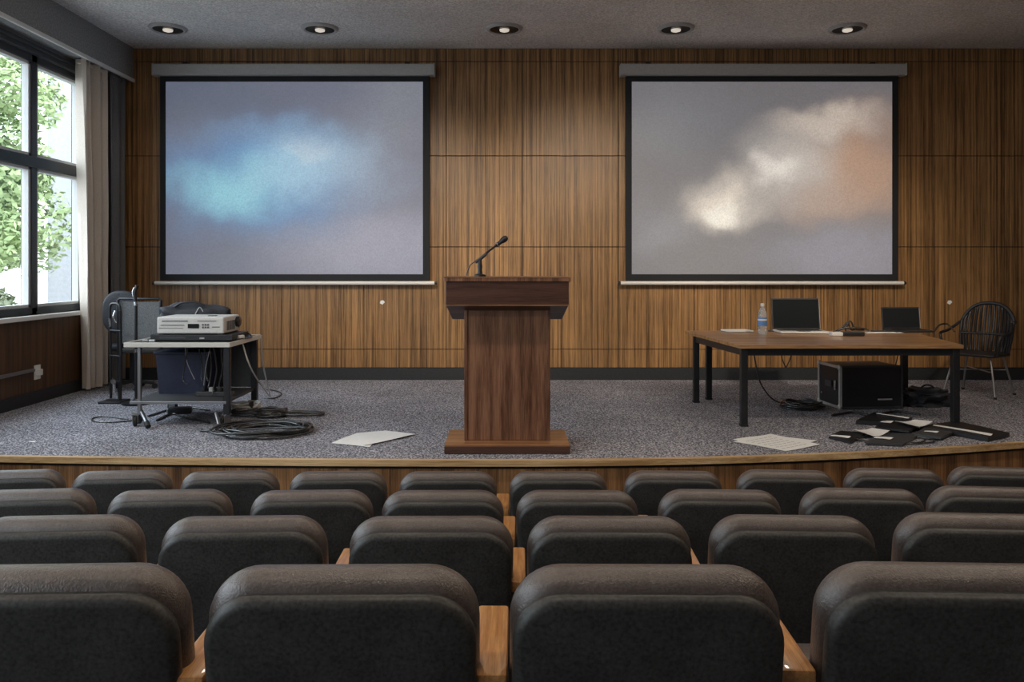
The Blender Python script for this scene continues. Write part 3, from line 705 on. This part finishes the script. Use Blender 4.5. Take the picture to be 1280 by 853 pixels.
# rounded black office chair behind
oc = thing('office_chair', 'black office chair with rounded backrest between curtain and cart', 'office chair', (X(159, 8.62)+.03, 8.60, STZ))
k = MB(); k.slab(.40, .46, .07, .17, .03, mtx=T(0, -.16, .62)); k.build('backrest', M['bag'], oc, smooth=60)
k = MB(); k.slab(.42, .38, .08, .12, .035, mtx=T(0, -.12, .47) @ RX(-90)); k.build('seat', M['bag'], oc, smooth=60)
k = MB(); k.tube([(0, .08, .08), (0, .08, .45)], .03, 12); k.build('gas_column', M['black_metal'], oc, smooth=60)
k = MB(); k.tube([(0, .05, .44), (0, -.14, .46), (0, -.17, .7)], .018, 8, smooth=4); k.build('back_bracket', M['black_metal'], oc, smooth=60)
for i in range(5):
    a = 2*PI*i/5+.3; k = MB(); k.tube([(0, .08, .09), (.22*math.cos(a), .08+.22*math.sin(a), .06)], .016, 8); sp = k.build('base_spoke', M['black_metal'], oc, smooth=60)
    k = MB(); k.lathe([(.01, -.012), (.028, -.012), (.028, .012), (.01, .012)], center=(.22*math.cos(a), .08+.22*math.sin(a), .028), mtx=RX(90), seg=14); k.build('wheel', M['rubber'], sp, smooth=50)

# floor cables, left
def coil(cx, cy, rx, ry, turns, r, seed, jit=.12, zamp=.03, rot=0):
    rn = random.Random(seed); pts = []; N = int(turns*14)
    for i in range(N+1):
        t = i/14*2*PI; k = 1-.5*abs(math.sin(i*.071+seed))*rn.uniform(.6, 1)*jit*4
        jx, jy = rn.uniform(-1, 1)*rx*.04+math.sin(t*.13+seed)*rx*.09, rn.uniform(-1, 1)*ry*.06+math.cos(t*.11+seed)*ry*.10
        x_, y_ = rx*k*math.cos(t)+jx, ry*k*math.sin(t)+jy
        x_, y_ = x_*math.cos(rot)-y_*math.sin(rot), x_*math.sin(rot)+y_*math.cos(rot)
        pts.append((cx+x_, cy+y_, STZ+r+.002+zamp*(i/N)*rn.uniform(.5, 1)))
    return pts
c0 = fl(331, 541)
cables('cable_coil', 'large coil of black cable on the carpet in front of the cart', [coil(c0.x, c0.y, .385, .30, 12, .009, 1, jit=.19, zamp=.05)+[tuple(fl(262, 541)+Vector((0, 0, .012))), tuple(fl(253, 539)+Vector((0, 0, .012)))]], .009, loc=tuple(c0), sm=3, cat='cable')
c1 = fl(338, 521)
cables('cable_coil', 'heap of cable loops behind the large coil beside the cart wheels', [coil(c1.x-.12, c1.y+.05, .26, .12, 6, .011, 5, zamp=.05), coil(c1.x+.25, c1.y+.05, .22, .10, 2, .011, 8, zamp=.02), coil(c1.x+.02, c1.y-.02, .14, .10, 4, .013, 9, zamp=.07)], .011, loc=tuple(c1), sm=3, cat='cable')
c2 = fl(300, 515)
cables('cable_coil', 'pale tangled cables on the carpet under the cart right end', [coil(c2.x-.02, c2.y+.1, .17, .16, 5, .008, 12, zamp=.08)], .008, M['cable_pale'], loc=tuple(c2), sm=3, cat='cable')
cables('cable', 'thin black cable loop on the carpet left of the cart wheels', [[fl(165, 527)+Vector((0, 0, .006)), fl(140, 529)+Vector((0, 0, .006)), fl(118, 528)+Vector((0, 0, .006)), fl(116, 524)+Vector((0, 0, .006)), fl(130, 522)+Vector((0, 0, .006)), fl(150, 524)+Vector((0, 0, .006)), fl(160, 525)+Vector((0, 0, .006))]], .006)
cables('cable', 'thin black cable loop on the carpet behind the cart right end', [[fl(330, 499)+Vector((0, 0, .006)), fl(342, 499)+Vector((0, 0, .006)), fl(352, 494)+Vector((0, 0, .006)), fl(346, 490)+Vector((0, 0, .006)), fl(334, 488)+Vector((0, 0, .006))]], .007)
cables('cable', 'black cables running across the carpet under the cart', [[fl(196, 527)+Vector((0, 0, .01)), fl(215, 519)+Vector((0, 0, .01)), fl(232, 524)+Vector((0, 0, .01)), fl(262, 530)+Vector((0, 0, .01))], [fl(185, 522)+Vector((0, 0, .01)), fl(225, 511)+Vector((0, 0, .01)), fl(262, 514)+Vector((0, 0, .01))]], .009)
ad = fl(225, 517)
k = thing('power_adapter', 'black adapter block lying on the carpet beneath the cart', 'power adapter', tuple(ad), .2)
b = MB(); b.box(-.10, .10, -.05, .05, 0, .055, .012); b.build('block', M['black'], k)
b = MB(); b.box(-.11, -.085, -.02, .02, .02, .045, .003); b.box(.08, .11, -.02, .02, .02, .045, .003); b.build('connector', M['tape'], k)

# loose paper sheets
def sheet(cx, cy, w_, h_, rot, z, curl=.004, skew=0):
    mb = MB(); N = 8; vs = []
    for s_ in (0, 1):
        for j in range(N+1):
            for i in range(N+1):
                u, v = i/N-.5, j/N-.5
                x_, y_ = u*w_+skew*v*h_, v*h_
                zz = curl*(math.sin(3*u+1)*.5+.5)+curl*4*max(0, u-.3)**2*4+s_*.0012
                vs.append((x_*math.cos(rot)-y_*math.sin(rot), x_*math.sin(rot)+y_*math.cos(rot), zz))
    W = N+1; Q = W*W; fs = []
    for j in range(N):
        for i in range(N):
            a = j*W+i; fs += [(a, a+W, a+W+1, a+1), (Q+a, Q+a+1, Q+a+W+1, Q+a+W)]
    for i in range(N):
        fs += [(i, i+1, Q+i+1, Q+i), (N*W+i, Q+N*W+i, Q+N*W+i+1, N*W+i+1), (i*W, Q+i*W, Q+(i+1)*W, (i+1)*W), (i*W+N, (i+1)*W+N, Q+(i+1)*W+N, Q+i*W+N)]
    mb.add(vs, fs); return mb
def quad_sheet(name, pix, label, m=None, z=.003, lines=0, cat='paper', th=.0015, group=None, bend=0.0):
    """paper lying on the carpet with its four photographed corners (clockwise from the left one)"""
    P_ = [fl(*p) for p in pix]; c = sum(P_, Vector())/4
    P_ = [p-c for p in P_]
    N = 6; mb = MB(); vs = []
    for s_ in (0, 1):
        for j in range(N+1):
            for i in range(N+1):
                u, v = i/N, j/N
                p = (P_[0]*(1-u)+P_[1]*u)*(1-v)+(P_[3]*(1-u)+P_[2]*u)*v
                vs.append((p.x, p.y, s_*th+.002+bend*(abs(u-.5)*2)**2+.002*math.sin(u*5+v*3)+.002))
    W = N+1; Q = W*W; fs = []
    for j in range(N):
        for i in range(N):
            a = j*W+i; fs += [(a, a+W, a+W+1, a+1), (Q+a, Q+a+1, Q+a+W+1, Q+a+W)]
    for i in range(N):
        fs += [(i, i+1, Q+i+1, Q+i), (N*W+i, Q+N*W+i, Q+N*W+i+1, N*W+i+1), (i*W, Q+i*W, Q+(i+1)*W, (i+1)*W), (i*W+N, (i+1)*W+N, Q+(i+1)*W+N, Q+i*W+N)]
    mb.add(vs, fs)
    o = tag(mb.build(name, m or M['paper'], loc=(c.x, c.y, STZ+z)), label, cat, group)
    if lines:
        q = MB()
        for k_ in range(lines):
            v = .15+.7*k_/(lines-1)
            a = (P_[0]*.88+P_[1]*.12)*(1-v)+(P_[3]*.88+P_[2]*.12)*v; b_ = (P_[0]*.15+P_[1]*.85)*(1-v)+(P_[3]*.15+P_[2]*.85)*v
            for t in range(6):
                s0, s1 = t/6+.01, (t+.82)/6
                p, r_ = a.lerp(b_, s0), a.lerp(b_, s1)
                u0, u1 = .12+.73*s0, .12+.73*s1
                zf = lambda u: th+.0045+bend*(abs(u-.5)*2)**2+.002*math.sin(u*5+v*3)+.0008
                q.add([(p.x, p.y-.003, zf(u0)), (r_.x, r_.y-.003, zf(u1)), (r_.x, r_.y+.003, zf(u1)), (p.x, p.y+.003, zf(u0)), (p.x, p.y-.003, zf(u0)-.0006), (r_.x, r_.y-.003, zf(u1)-.0006), (r_.x, r_.y+.003, zf(u1)-.0006), (p.x, p.y+.003, zf(u0)-.0006)], [(0, 1, 2, 3), (7, 6, 5, 4), (0, 4, 5, 1), (2, 6, 7, 3)])
        q.build('printed_lines', M['ink'], o)
    return o
quad_sheet('paper_sheet', [(414, 555), (446, 542), (478, 540), (462, 560)], 'white paper sheet on the carpet left of the podium, the one nearer the cable coil', z=0)
quad_sheet('paper_sheet', [(448, 545), (482, 540), (519, 545), (455, 559)], 'white paper sheet overlapping another just left of the podium', z=.007)
quad_sheet('paper_sheet', [(917, 553), (963, 543), (1025, 557), (982, 565)], 'large white printed paper sheet on the carpet below the table left leg', z=0, lines=7)
quad_sheet('paper_sheet', [(916, 550), (958, 544), (1022, 552), (972, 562)], 'white paper sheet lying just under the large printed sheet', z=-.0015, th=.001)
quad_sheet('paper_scrap', [(36, 554), (40, 552), (45, 552.5), (42, 554)], 'tiny white paper scrap on the carpet near the left wall', z=0)

# scattered folders and booklets, right
quad_sheet('folder', [(1036, 549), (1050, 541), (1082, 544), (1064, 556)], 'black folder lying leftmost in the scattered pile on the carpet', M['black'], z=.0, th=.014, cat='folder')
quad_sheet('paper_sheet', [(1038, 548.5), (1042, 547), (1064, 549.5), (1060, 551.5)], 'narrow white paper strip on the leftmost black folder', z=.017)
quad_sheet('folder', [(1082, 557), (1098, 544), (1150, 546), (1128, 559)], 'dark folder nearest the stage edge in the scattered pile', M['dark_grey'], z=.0, th=.016, cat='folder')
quad_sheet('paper_sheet', [(1066, 543), (1090, 541), (1112, 545), (1092, 552)], 'white booklet page lying open between the two dark folders', z=.022, bend=.012)
quad_sheet('paper_sheet', [(1092, 552), (1098, 550), (1117, 552), (1112, 554)], 'small white slip on the dark folder nearest the stage edge', z=.022)
quad_sheet('folder', [(1094, 540), (1110, 532), (1150, 536), (1136, 545)], 'black folder at the back of the scattered pile', M['black'], z=.02, th=.014, cat='folder')
quad_sheet('paper_sheet', [(1100, 534.5), (1108, 532.5), (1117, 533.5), (1113, 536)], 'small white paper corner on the black back folder', z=.04)
quad_sheet('paper_sheet', [(1119, 536), (1143, 534), (1166, 537), (1145, 543)], 'white open page at the back right of the scattered pile', z=.045, bend=.014)
quad_sheet('folder', [(1143, 548), (1156, 539), (1198, 542), (1176, 552)], 'dark folder right of the white open page, leaning on the pile', M['dark_grey'], z=.01, th=.018, cat='folder')
quad_sheet('paper_sheet', [(1155, 545.5), (1159, 544.5), (1174, 546), (1170, 547.5)], 'small white slip on the right hand dark folder', z=.034)
quad_sheet('portfolio_case', [(1150, 538), (1196, 531), (1262, 547), (1235, 553)], 'long flat black portfolio case on the carpet under the table right leg', M['black'], z=.0, th=.03, cat='case')
quad_sheet('paper_sheet', [(1166, 537.5), (1170, 536.5), (1241, 549), (1238, 551)], 'long white paper edge lying along the portfolio case', z=.032)
quad_sheet('binder', [(1070, 531), (1092, 520), (1140, 527), (1118, 534)], 'closed black binder lying behind the scattered folders', M['black'], z=.0, th=.03, cat='binder')
quad_sheet('paper_sheet', [(1095, 522.5), (1098, 521.8), (1137, 528), (1135, 529)], 'thin white paper strip on the closed black binder', z=.033)
cables('cable', 'black cable loops lying around the scattered folders', [coil(fl(1115, 551).x, fl(1115, 551).y, .30, .16, 2, .006, 21, zamp=.01)], .006, sm=3)

# ================================================================== TABLE
TH = STZ+.68
A, C_, D_, B_ = (1.92, 6.62), (3.78, 6.62), (4.06, 8.12), (1.80, 8.12)
tb = thing('table', 'long wooden table with black metal legs at the stage right side', 'table', (2.9, 7.3, STZ))
def tl(p): return (p[0]-2.9, p[1]-7.3)
b = MB(); b.prism([tl(A), tl(C_), tl(D_), tl(B_)], 'z', .650, .682); o = b.build('tabletop', M['table_wood'], tb)
bv = o.modifiers.new('bevel', 'BEVEL'); bv.width = .005; bv.segments = 2
def beam(mb, p, q, t, z0, z1):
    p, q = Vector(p), Vector(q); d = (q-p).normalized(); n_ = Vector((-d.y, d.x))*t/2
    mb.prism([tuple(p-n_), tuple(q-n_), tuple(q+n_), tuple(p+n_)], 'z', z0, z1)
def ins(p, dx_, dy_): return (p[0]-2.9+dx_, p[1]-7.3+dy_)
cr = [ins(A, .05, .045), ins(C_, -.05, .045), ins(D_, -.08, -.10), ins(B_, .05, -.28)]
for i in range(4):
    b = MB(); beam(b, cr[i], cr[(i+1) % 4], .03, .590, .650); b.build('apron_rail', M['black_metal'], tb)
for i, (lx_, ly_) in enumerate(cr+[ins(B_, .22, -.10)]):
    b = MB(); s_ = .028; b.box(lx_-s_, lx_+s_, ly_-s_, ly_+s_, .004, .650, .004); lg = b.build('leg', M['black_metal'], tb)
    b = MB(); b.box(lx_-s_-.003, lx_+s_+.003, ly_-s_-.003, ly_+s_+.003, 0, .02, .003); b.build('foot_cap', M['rubber'], lg)
TT = TH+.003
def tp(px, py):   # point on the table top
    y = (CAMZ-TT)*1000/(py-335); return Vector((X(px, y), y, TT))
# notepad
p = tp(921, 414.5)
nt = thing('notepad', 'white notepad lying at the left end of the table', 'notepad', tuple(p), .12)
b = MB(); b.box(-.13, .13, -.10, .10, .002, .016, .002); b.build('page_block', M['paper'], nt)
b = MB(); b.box(-.132, .132, -.102, .102, 0, .003); b.build('backing_card', M['dark_grey'], nt)
# bottle
p = tp(953, 418.5)
bo = thing('water_bottle', 'clear plastic water bottle with a blue label on the table', 'bottle', tuple(p))
b = MB(); b.lathe([(.03, 0), (.040, .006), (.042, .03), (.038, .05), (.042, .07), (.042, .17), (.041, .20), (.030, .235), (.016, .26), (.015, .275)], seg=24); b.build('bottle_body', M['bottle'], bo, smooth=50)
b = MB(); b.lathe([(.0435, .085), (.0435, .165)], seg=24); b.build('bottle_label', M['label_blue'], bo, smooth=40)
b = MB(); b.lathe([(.0438, .135), (.0438, .150)], seg=24); b.build('label_band', M['white_plastic'], bo, smooth=40)
b = MB(); b.lathe([(.017, .268), (.018, .27), (.018, .295), (.015, .298)], seg=20); b.build('cap', M['white_plastic'], bo, smooth=40)
# laptops
def laptop(p, w_, h_, dp, rot, tilt, label, edge):
    r_ = thing('laptop', label, 'laptop', tuple(p), rot)
    k = MB(); k.box(-w_/2, w_/2, -dp/2, dp/2, .003, .020, .004); k.build('keyboard_base', edge, r_)
    k = MB()
    for i in range(12):
        for j in range(4): k.box(-w_*.44+i*w_*.074, -w_*.44+i*w_*.074+w_*.062, -dp*.08+j*dp*.12, -dp*.08+j*dp*.12+dp*.095, .019, .0225)
    k.build('keys', M['black'], r_)
    k = MB(); k.box(-w_*.13, w_*.13, -dp*.42, -dp*.16, .0195, .0212); k.build('touchpad', M['dark_grey'], r_)
    mt = T(0, dp/2-.004, .02) @ RX(tilt)
    k = MB(); k.box(-w_/2, w_/2, 0, .012, 0, h_, .004, mt); lid = k.build('lid', M['black'], r_)
    k = MB(); k.box(-w_/2+.012, w_/2-.012, -.0015, .002, .015, h_-.014, 0, mt); k.build('display', M['display'], lid)
    k = MB(); k.box(w_/2-.001, w_/2+.003, .002, .010, .01, h_-.01, 0, mt); k.build('edge_strip', M['tape'], lid)
    for s_ in (-1, 1):
        k = MB(); k.tube([(s_*w_*.35-.03, dp/2-.004, .02), (s_*w_*.35+.03, dp/2-.004, .02)], .007, 8); k.build('hinge', M['black'], r_)
    return r_
p = tp(1006, 417.0); laptop(p+Vector((0, .10, 0)), .47, .315, .30, math.radians(-3), -9, 'large open black laptop next to the water bottle on the table', M['white_plastic'])
p = tp(1142, 416.0); laptop(p+Vector((0, .10, 0)), .39, .22, .27, math.radians(2), -7, 'smaller open black laptop at the right end of the table', M['black'])
# charger, card and cable clutter
p = tp(1048, 420)
k = thing('power_adapter', 'white and black power adapter between the two laptops', 'power adapter', tuple(p), 0)
b = MB(); b.box(-.075, .03, -.04, .04, 0, .036, .008); b.build('white_block', M['white_plastic'], k)
b = MB(); b.box(.03, .23, -.045, .045, 0, .040, .008); b.build('black_block', M['black'], k)
P0 = tp(1062, 416.5)
cables('cable', 'tangle of black cable on the table between the laptops', [[P0+Vector((-.16, 0, .01)), P0+Vector((-.07, .02, .045)), P0+Vector((-.02, 0, .10)), P0+Vector((.02, 0, .03)), P0+Vector((.10, .03, .05)), P0+Vector((.2, .03, .02)), P0+Vector((.1, -.03, .05)), P0+Vector((-.05, -.03, .05)), P0+Vector((-.12, .02, .01))],
   [P0+Vector((-.03, .02, .01)), P0+Vector((-.03, 0, .07)), P0+Vector((.01, 0, .115)), P0+Vector((.05, 0, .04)), P0+Vector((.14, 0, .03))]], .0085, sm=6)
p = tp(1104, 416.5)
k = tag(sheet(0, 0, .34, .14, -.10, 0).build('paper_sheet', M['paper'], loc=tuple(p)), 'white paper strip on the table in front of the smaller laptop', 'paper')
p = tp(1102, 415)
cables('pen', 'thin black pen lying left of the smaller laptop', [[p+Vector((-.10, .02, .008)), p+Vector((.12, -.03, .008))]], .007, M['black'], sm=0, cat='pen')
cables('cable', 'thin cable lying along the table past the bottle', [[tp(960, 414.5)+Vector((0, 0, .006)), tp(972, 415)+Vector((0, 0, .006)), tp(980, 416)+Vector((0, 0, .006))]], .006)
cables('cable', 'black cable running off the right end of the table to the chair', [[tp(1165, 416)+Vector((.02, 0, .01)), tp(1172, 412.5)+Vector((.02, 0, .05)), tp(1182, 411.5)+Vector((.02, 0, .05)), tp(1193, 416)+Vector((.0, 0, .01))]], .009)
cables('cable', 'black cable hanging from the table left part to the cable heap', [[(X(940, 7.4), 7.4, TH-.05), (X(944, 7.4), 7.4, TH-.22), (X(951, 7.4), 7.42, TH-.42), (X(964, 7.5), 7.5, STZ+.10), fl(980, 507)+Vector((0, 0, .01))]], .007)
cables('cable', 'thin cables hanging below the large laptop', [[(X(984, 7.3), 7.3, TH-.04), (X(977, 7.3), 7.3, TH-.16), (X(983, 7.3), 7.32, TH-.27)], [(X(996, 7.3), 7.3, TH-.04), (X(990, 7.3), 7.3, TH-.15), (X(984, 7.3), 7.32, TH-.27)]], .005)
cables('cable', 'brown thin cable hanging below the table beside its rear right leg', [[(X(1124, 7.6), 7.6, TH-.04), (X(1122, 7.6), 7.6, TH-.2), (X(1119, 7.6), 7.62, TH-.33), (X(1120, 7.6), 7.7, STZ+.25), (X(1126, 7.8), 7.8, STZ+.02)]], .005, M['cable'])
cables('cable_coil', 'heap of black cable on the carpet left of the flight case', [coil(fl(1003, 511).x, fl(1003, 511).y, .20, .18, 9, .008, 31, zamp=.07)], .008, loc=tuple(fl(1003, 511)), sm=3, cat='cable')
cables('cable', 'black cables lying on the carpet in front of the flight case', [[fl(1040, 521)+Vector((0, 0, .01)), fl(1065, 517)+Vector((0, 0, .01)), fl(1090, 521)+Vector((0, 0, .01)), fl(1120, 516)+Vector((0, 0, .01)), fl(1150, 520)+Vector((0, 0, .01))]], .010)
# flight case
fc = thing('flight_case', 'black flight case with silver edged end standing under the table', 'flight case', (3.10, 7.44, STZ), math.radians(5))
W_, D2, H_ = .60, .42, .40
b = MB(); b.box(.0, W_, .0, D2, .012, H_, .004); b.build('case_body', M['black'], fc)
b = MB()
for (y_, z_) in ((0, .012), (D2, .012), (0, H_), (D2, H_)): b.box(-.010, .012, max(0, y_-.018) if y_ else -.006, (y_+.006) if y_ else .018, .0, H_+.004) if z_ < .1 else None
b.box(-.010, .006, -.004, D2+.004, .004, .028); b.box(-.010, .006, -.004, D2+.004, H_-.02, H_+.006)
b.build('edge_profile', M['alloy'], fc)
b = MB()
for z_ in (0.012, H_-.004): b.box(.0, W_, -.006, .01, z_-.004, z_+.012)
b.box(W_-.01, W_+.006, -.006, .012, 0, H_+.006); b.build('side_profile', M['dark_grey'], fc)
for (y_, z_) in ((0, .02), (D2, .02), (0, H_-.01), (D2, H_-.01)):
    b = MB(); b.lathe([(.026, -.006), (.026, .003), (.012, .010)], center=(-.010, y_+(.01 if y_ == 0 else -.01), z_), mtx=RY(-90), seg=14); b.build('corner_ball', M['alloy'], fc, smooth=40)
b = MB(); b.box(-.016, -.008, D2/2-.06, D2/2+.06, .19, .25, .002); b.build('handle', M['dark_grey'], fc)
b = MB(); b.box(-.016, -.009, .07, .10, .17, .26, .002); b.box(-.016, -.009, D2-.09, D2-.07, .1, .12, .002); b.build('latch', M['chrome'], fc)
b = MB(); b.box(.36, .50, -.0075, -.004, .085, .098); b.build('side_badge', M['tape'], fc)
b = MB()
for (q, r_) in ((.05, .05), (.55, .05), (.05, .37), (.55, .37)): b.box(q-.03, q+.03, r_-.02, r_+.02, 0, .014)
b.build('feet', M['rubber'], fc)
# dark bag heap by the rear right leg
gp = fl(1156, 507)
bg_ = thing('equipment_bag', 'dark crumpled bag on the carpet right of the flight case', 'bag', tuple(gp))
blob(.20, .13, .085, 9, amp=.35, fr=3).build('bag_body', M['bag'], bg_, smooth=50)
b = MB(); b.tube([(-.08, -.02, .13), (-.03, -.05, .2), (.05, -.04, .19), (.09, 0, .13)], .009, 8, smooth=5); b.build('handle', M['bag'], bg_, smooth=60)

# chair behind the right end of the table
ch = thing('armchair', 'black slatted plastic armchair with thin legs at the table right end', 'chair', (4.92, 8.35, STZ), math.radians(128))
def sweep_back():
    mb = MB(); Nn = 15
    for i in range(Nn):                # slats of the curved back
        u = i/(Nn-1)*2-1; a = u*1.05
        x_ = .25*math.sin(a)/math.sin(1.05); yb = -.235+.12*(1-math.cos(a))
        top_z = .93-.17*abs(u)**2.4
        mb.tube([(x_*.92, yb+.035, .44), (x_, yb, .60), (x_*1.02, yb-.035, .75), (x_*.95, yb-.07, top_z)], .0135, 6, smooth=4)
    return mb
sweep_back().build('back_slats', M['black'], ch, smooth=60)
pts = []
for i in range(17):
    u = i/16*2-1; a = u*1.1; pts.append((.25*math.sin(a)/math.sin(1.05), -.235+.12*(1-math.cos(a))-.06, .945-.20*abs(u)**2.4))
b = MB(); b.tube(pts, .019, 8); b.build('back_rim', M['black'], ch, smooth=60)
pts2 = []
for i in range(11):
    u = i/10*2-1; a = u*1.05; pts2.append((.25*math.sin(a)/math.sin(1.05), -.235+.12*(1-math.cos(a)), .62))
b = MB(); b.tube(pts2, .013, 8); b.build('back_rail', M['black'], ch, smooth=60)
for s_ in (-1, 1):
    b = MB(); b.tube([(s_*.25, -.16, .74), (s_*.30, -.02, .66), (s_*.30, .16, .64), (s_*.285, .22, .60), (s_*.25, .20, .42)], .015, 8, smooth=5); b.build('armrest', M['black'], ch, smooth=60)
b = MB(); b.slab(.50, .46, .03, .10, .013, mtx=T(0, -.22, .425) @ RX(-90)); b.build('seat', M['black'], ch, smooth=50)
for (sx_, sy_) in ((-1, -1), (1, -1), (-1, 1), (1, 1)):
    b = MB(); b.tube([(sx_*.17, sy_*.15, .42), (sx_*.25, sy_*.24, .012)], .011, 8); lg = b.build('leg', M['steel'], ch, smooth=60)
    b = MB(); b.tube([(sx_*.249, sy_*.238, .02), (sx_*.251, sy_*.242, 0.0)], .015, 8); b.build('foot_cap', M['rubber'], lg)
b = MB(); b.tube([(-.2, -.19, .26), (.2, .19, .26)], .007, 6); b.tube([(.2, -.19, .26), (-.2, .19, .26)], .007, 6); b.build('cross_brace', M['steel'], ch)

# small wall fittings
so = thing('wall_socket', 'small white wall socket on the dark panelling below the window', 'socket', (LX, 7.82, STZ+.30))
b = MB(); b.box(0, .012, -.05, .05, -.07, .07, .004); b.build('plate', M['white_plastic'], so)
b = MB(); b.box(.010, .05, -.025, .025, -.03, .03, .006); b.build('plug', M['white_plastic'], so)
co = tag(MB().box(0, .03, -.95, 0, -.015, .015, .004).build('cable_duct', M['steel'], loc=(LX, 7.75, STZ+.33)), 'thin grey cable duct running along the panelling to the socket', 'cable duct')
for (px, py, lb) in ((478, 378, 'small pale sticker on the wood wall left of the podium'), (1187, 378, 'small pale sticker on the wood wall above the table right end')):
    tag(MB().prism([(-.03, -.012), (.0, -.028), (.03, .0), (.012, .022), (-.02, .02)], 'y', 0, .004).build('wall_sticker', M['paper'], loc=(X(px, WALLY), WALLY-.0042, Zc(py, WALLY))), lb, 'sticker')

# ================================================================== AUDITORIUM SEATS
def make_seat():
    r_ = thing('auditorium_seat', 'seat', 'seat')
    # origin: floor under the backrest; the sitter faces +y, the camera sees the back.  total height .872
    H = .872; rec = 9
    bk = T(0, 0, .36) @ RX(rec)          # top leans towards the viewer
    k = MB(); k.slab(.520, .515, .095, .100, .044, True, mtx=T(0, .075, .355) @ RX(rec), puff=.006, seg=9, eseg=7); k.build('back_cushion', M['leather'], r_, smooth=60)
    k = MB(); k.slab(.510, .485, .045, .098, .020, True, mtx=T(0, .026, .352) @ RX(rec), puff=.004, seg=9, eseg=6); k.build('back_panel', M['shell'], r_, smooth=60)
    k = MB(); k.slab(.47, .46, .11, .08, .045, mtx=T(0, .12, .40) @ RX(-90), puff=.004); k.build('seat_cushion', M['leather'], r_, smooth=60)
    k = MB(); k.box(-.17, .17, .16, .50, .325, .35, .006); k.build('seat_pan', M['black_metal'], r_)
    # shared arm unit on the left
    ax = -.30
    k = MB(); k.box(ax-.036, ax+.036, -.02, .30, .628, .664, .008); k.build('armrest', M['arm_wood'], r_, smooth=40)
    k = MB(); k.box(ax-.018, ax+.018, .03, .25, .012, .63, .004); k.build('side_panel', M['shell'], r_)
    k = MB(); k.box(ax-.03, ax+.03, .0, .42, 0, .014, .003); k.build('foot_plate', M['black_metal'], r_)
    k = MB(); k.tube([(ax+.01, .16, .33), (-ax-.05, .16, .33)], .016, 8); k.build('cross_bar', M['black_metal'], r_)
    return r_
# rows: (depth, floor z, top edge row, left photo columns of each seat, curve)
rows = [
  ('row nearest the camera', 1.60, .486, 705, [-110, 257, 632, 1020], 353),
  ('second row from the camera', 2.60, .278, 644, [-33, 200, 434, 656, 886, 1125], 207),
  ('third row from the camera', 3.47, .124, 612, [-42, 133, 311, 475, 643, 822, 1003, 1170], 147),
  ('row nearest the stage', 4.32, -.011, 588, [-50, 88, 224, 360, 497, 635, 779, 922, 1061, 1199], 117),
]
words = ['leftmost', 'second from left', 'third from left', 'fourth from left', 'fifth from left', 'sixth from left', 'seventh from left', 'eighth from left', 'ninth from left', 'rightmost']
looks = {(3, 4): ', just left of the podium base', (3, 5): ', just below the podium base'}
proto = make_seat(); first = True
for ri, (rn, yd, fz, ty, cols, wpx) in enumerate(rows):
    fz = ROWF[ri+1][1]
    nC = len(cols)
    for i, cpx in enumerate(cols):
        scal = (yd-.06)/1000
        xc = (cpx-634)*scal+.535/2
        yv = yd-.06+(.013*xc*xc if xc > 0 else .004*xc*xc)
        o = proto if first else copy_tree(proto)
        first = False
        wd = words[i] if i < nC-1 else 'rightmost'
        o['label'] = 'charcoal padded seat, %s in the %s%s' % (wd, rn, looks.get((ri, i), ''))
        o['group'] = 'auditorium seats in rows facing the stage'
        o.location = (xc, yv, fz)
        o.rotation_euler = (0, 0, math.radians(-2.6*xc))

# ================================================================== OUTSIDE THE WINDOW
tag(MB().box(-40, LX-.26, -25, 40, -.6, -.5).build('ground_outside', M['lawn']), kind='structure')
bl = thing('building', 'pale rendered building corner outside the window', 'building', (-9.36, 17.0, -.5))
b = MB(); b.box(-.42, 4.5, 0, 6, 0, 9.0, .03); b.build('wall', M['render'], bl)
b = MB(); b.box(-.55, 4.6, -.12, 6.1, 9.0, 9.2, .02); b.build('roof_edge', M['render'], bl)
def tree(name, label, loc, R, Hc, z0, n_, m, seed, lsz=.11):
    rn = random.Random(seed); r_ = thing(name, label, 'tree', loc, group='leafy trees outside the window')
    k = MB(); k.tube([(0, 0, 0), (.05, .03, z0*.6+.4), (-.03, 0, z0+Hc*.5)], lambda t: .16-.09*t, 10, smooth=4); k.build('trunk', M['bark'], r_, smooth=60)
    lf = MB(); clumps = [(rn.uniform(-1, 1)*R*.7, rn.uniform(-1, 1)*R*.7, z0+rn.uniform(0, 1)*Hc, rn.uniform(.35, .7)*R*.8) for _ in range(26)]
    vs = []; fs = []
    for i in range(n_):
        c_ = clumps[i % len(clumps)]; d = Vector((rn.gauss(0, 1), rn.gauss(0, 1), rn.gauss(0, 1))).normalized()
        p = Vector(c_[:3])+d*c_[3]*rn.uniform(.6, 1)
        a = Vector((rn.gauss(0, 1), rn.gauss(0, 1), rn.gauss(0, .6))).normalized(); bb = a.cross(d+Vector((.01, .02, .03))).normalized()
        s_ = lsz*rn.uniform(.6, 1.3); o_ = len(vs)
        vs += [p-a*s_, p+bb*s_*.45, p+a*s_, p-bb*s_*.45]; fs.append((o_, o_+1, o_+2, o_+3))
    lf.add(vs, fs)
    me = bpy.data.meshes.new('foliage'); me.from_pydata([tuple(v) for v in lf.v], [], lf.f); me.materials.append(m)
    fo = bpy.data.objects.new('foliage', me); COL.objects.link(fo); fo.parent = r_
    return r_
tree('tree', 'dense green leafy tree close outside the window', (-9.05, 12.6, -.5), 1.55, 5.6, .3, 30000, M['leaf'], 3, .075)
tree('tree', 'paler leafy tree farther off, beside the pale building', (-11.5, 16.6, -.5), 1.25, 7.0, .5, 12000, M['leaf_pale'], 5, .11)
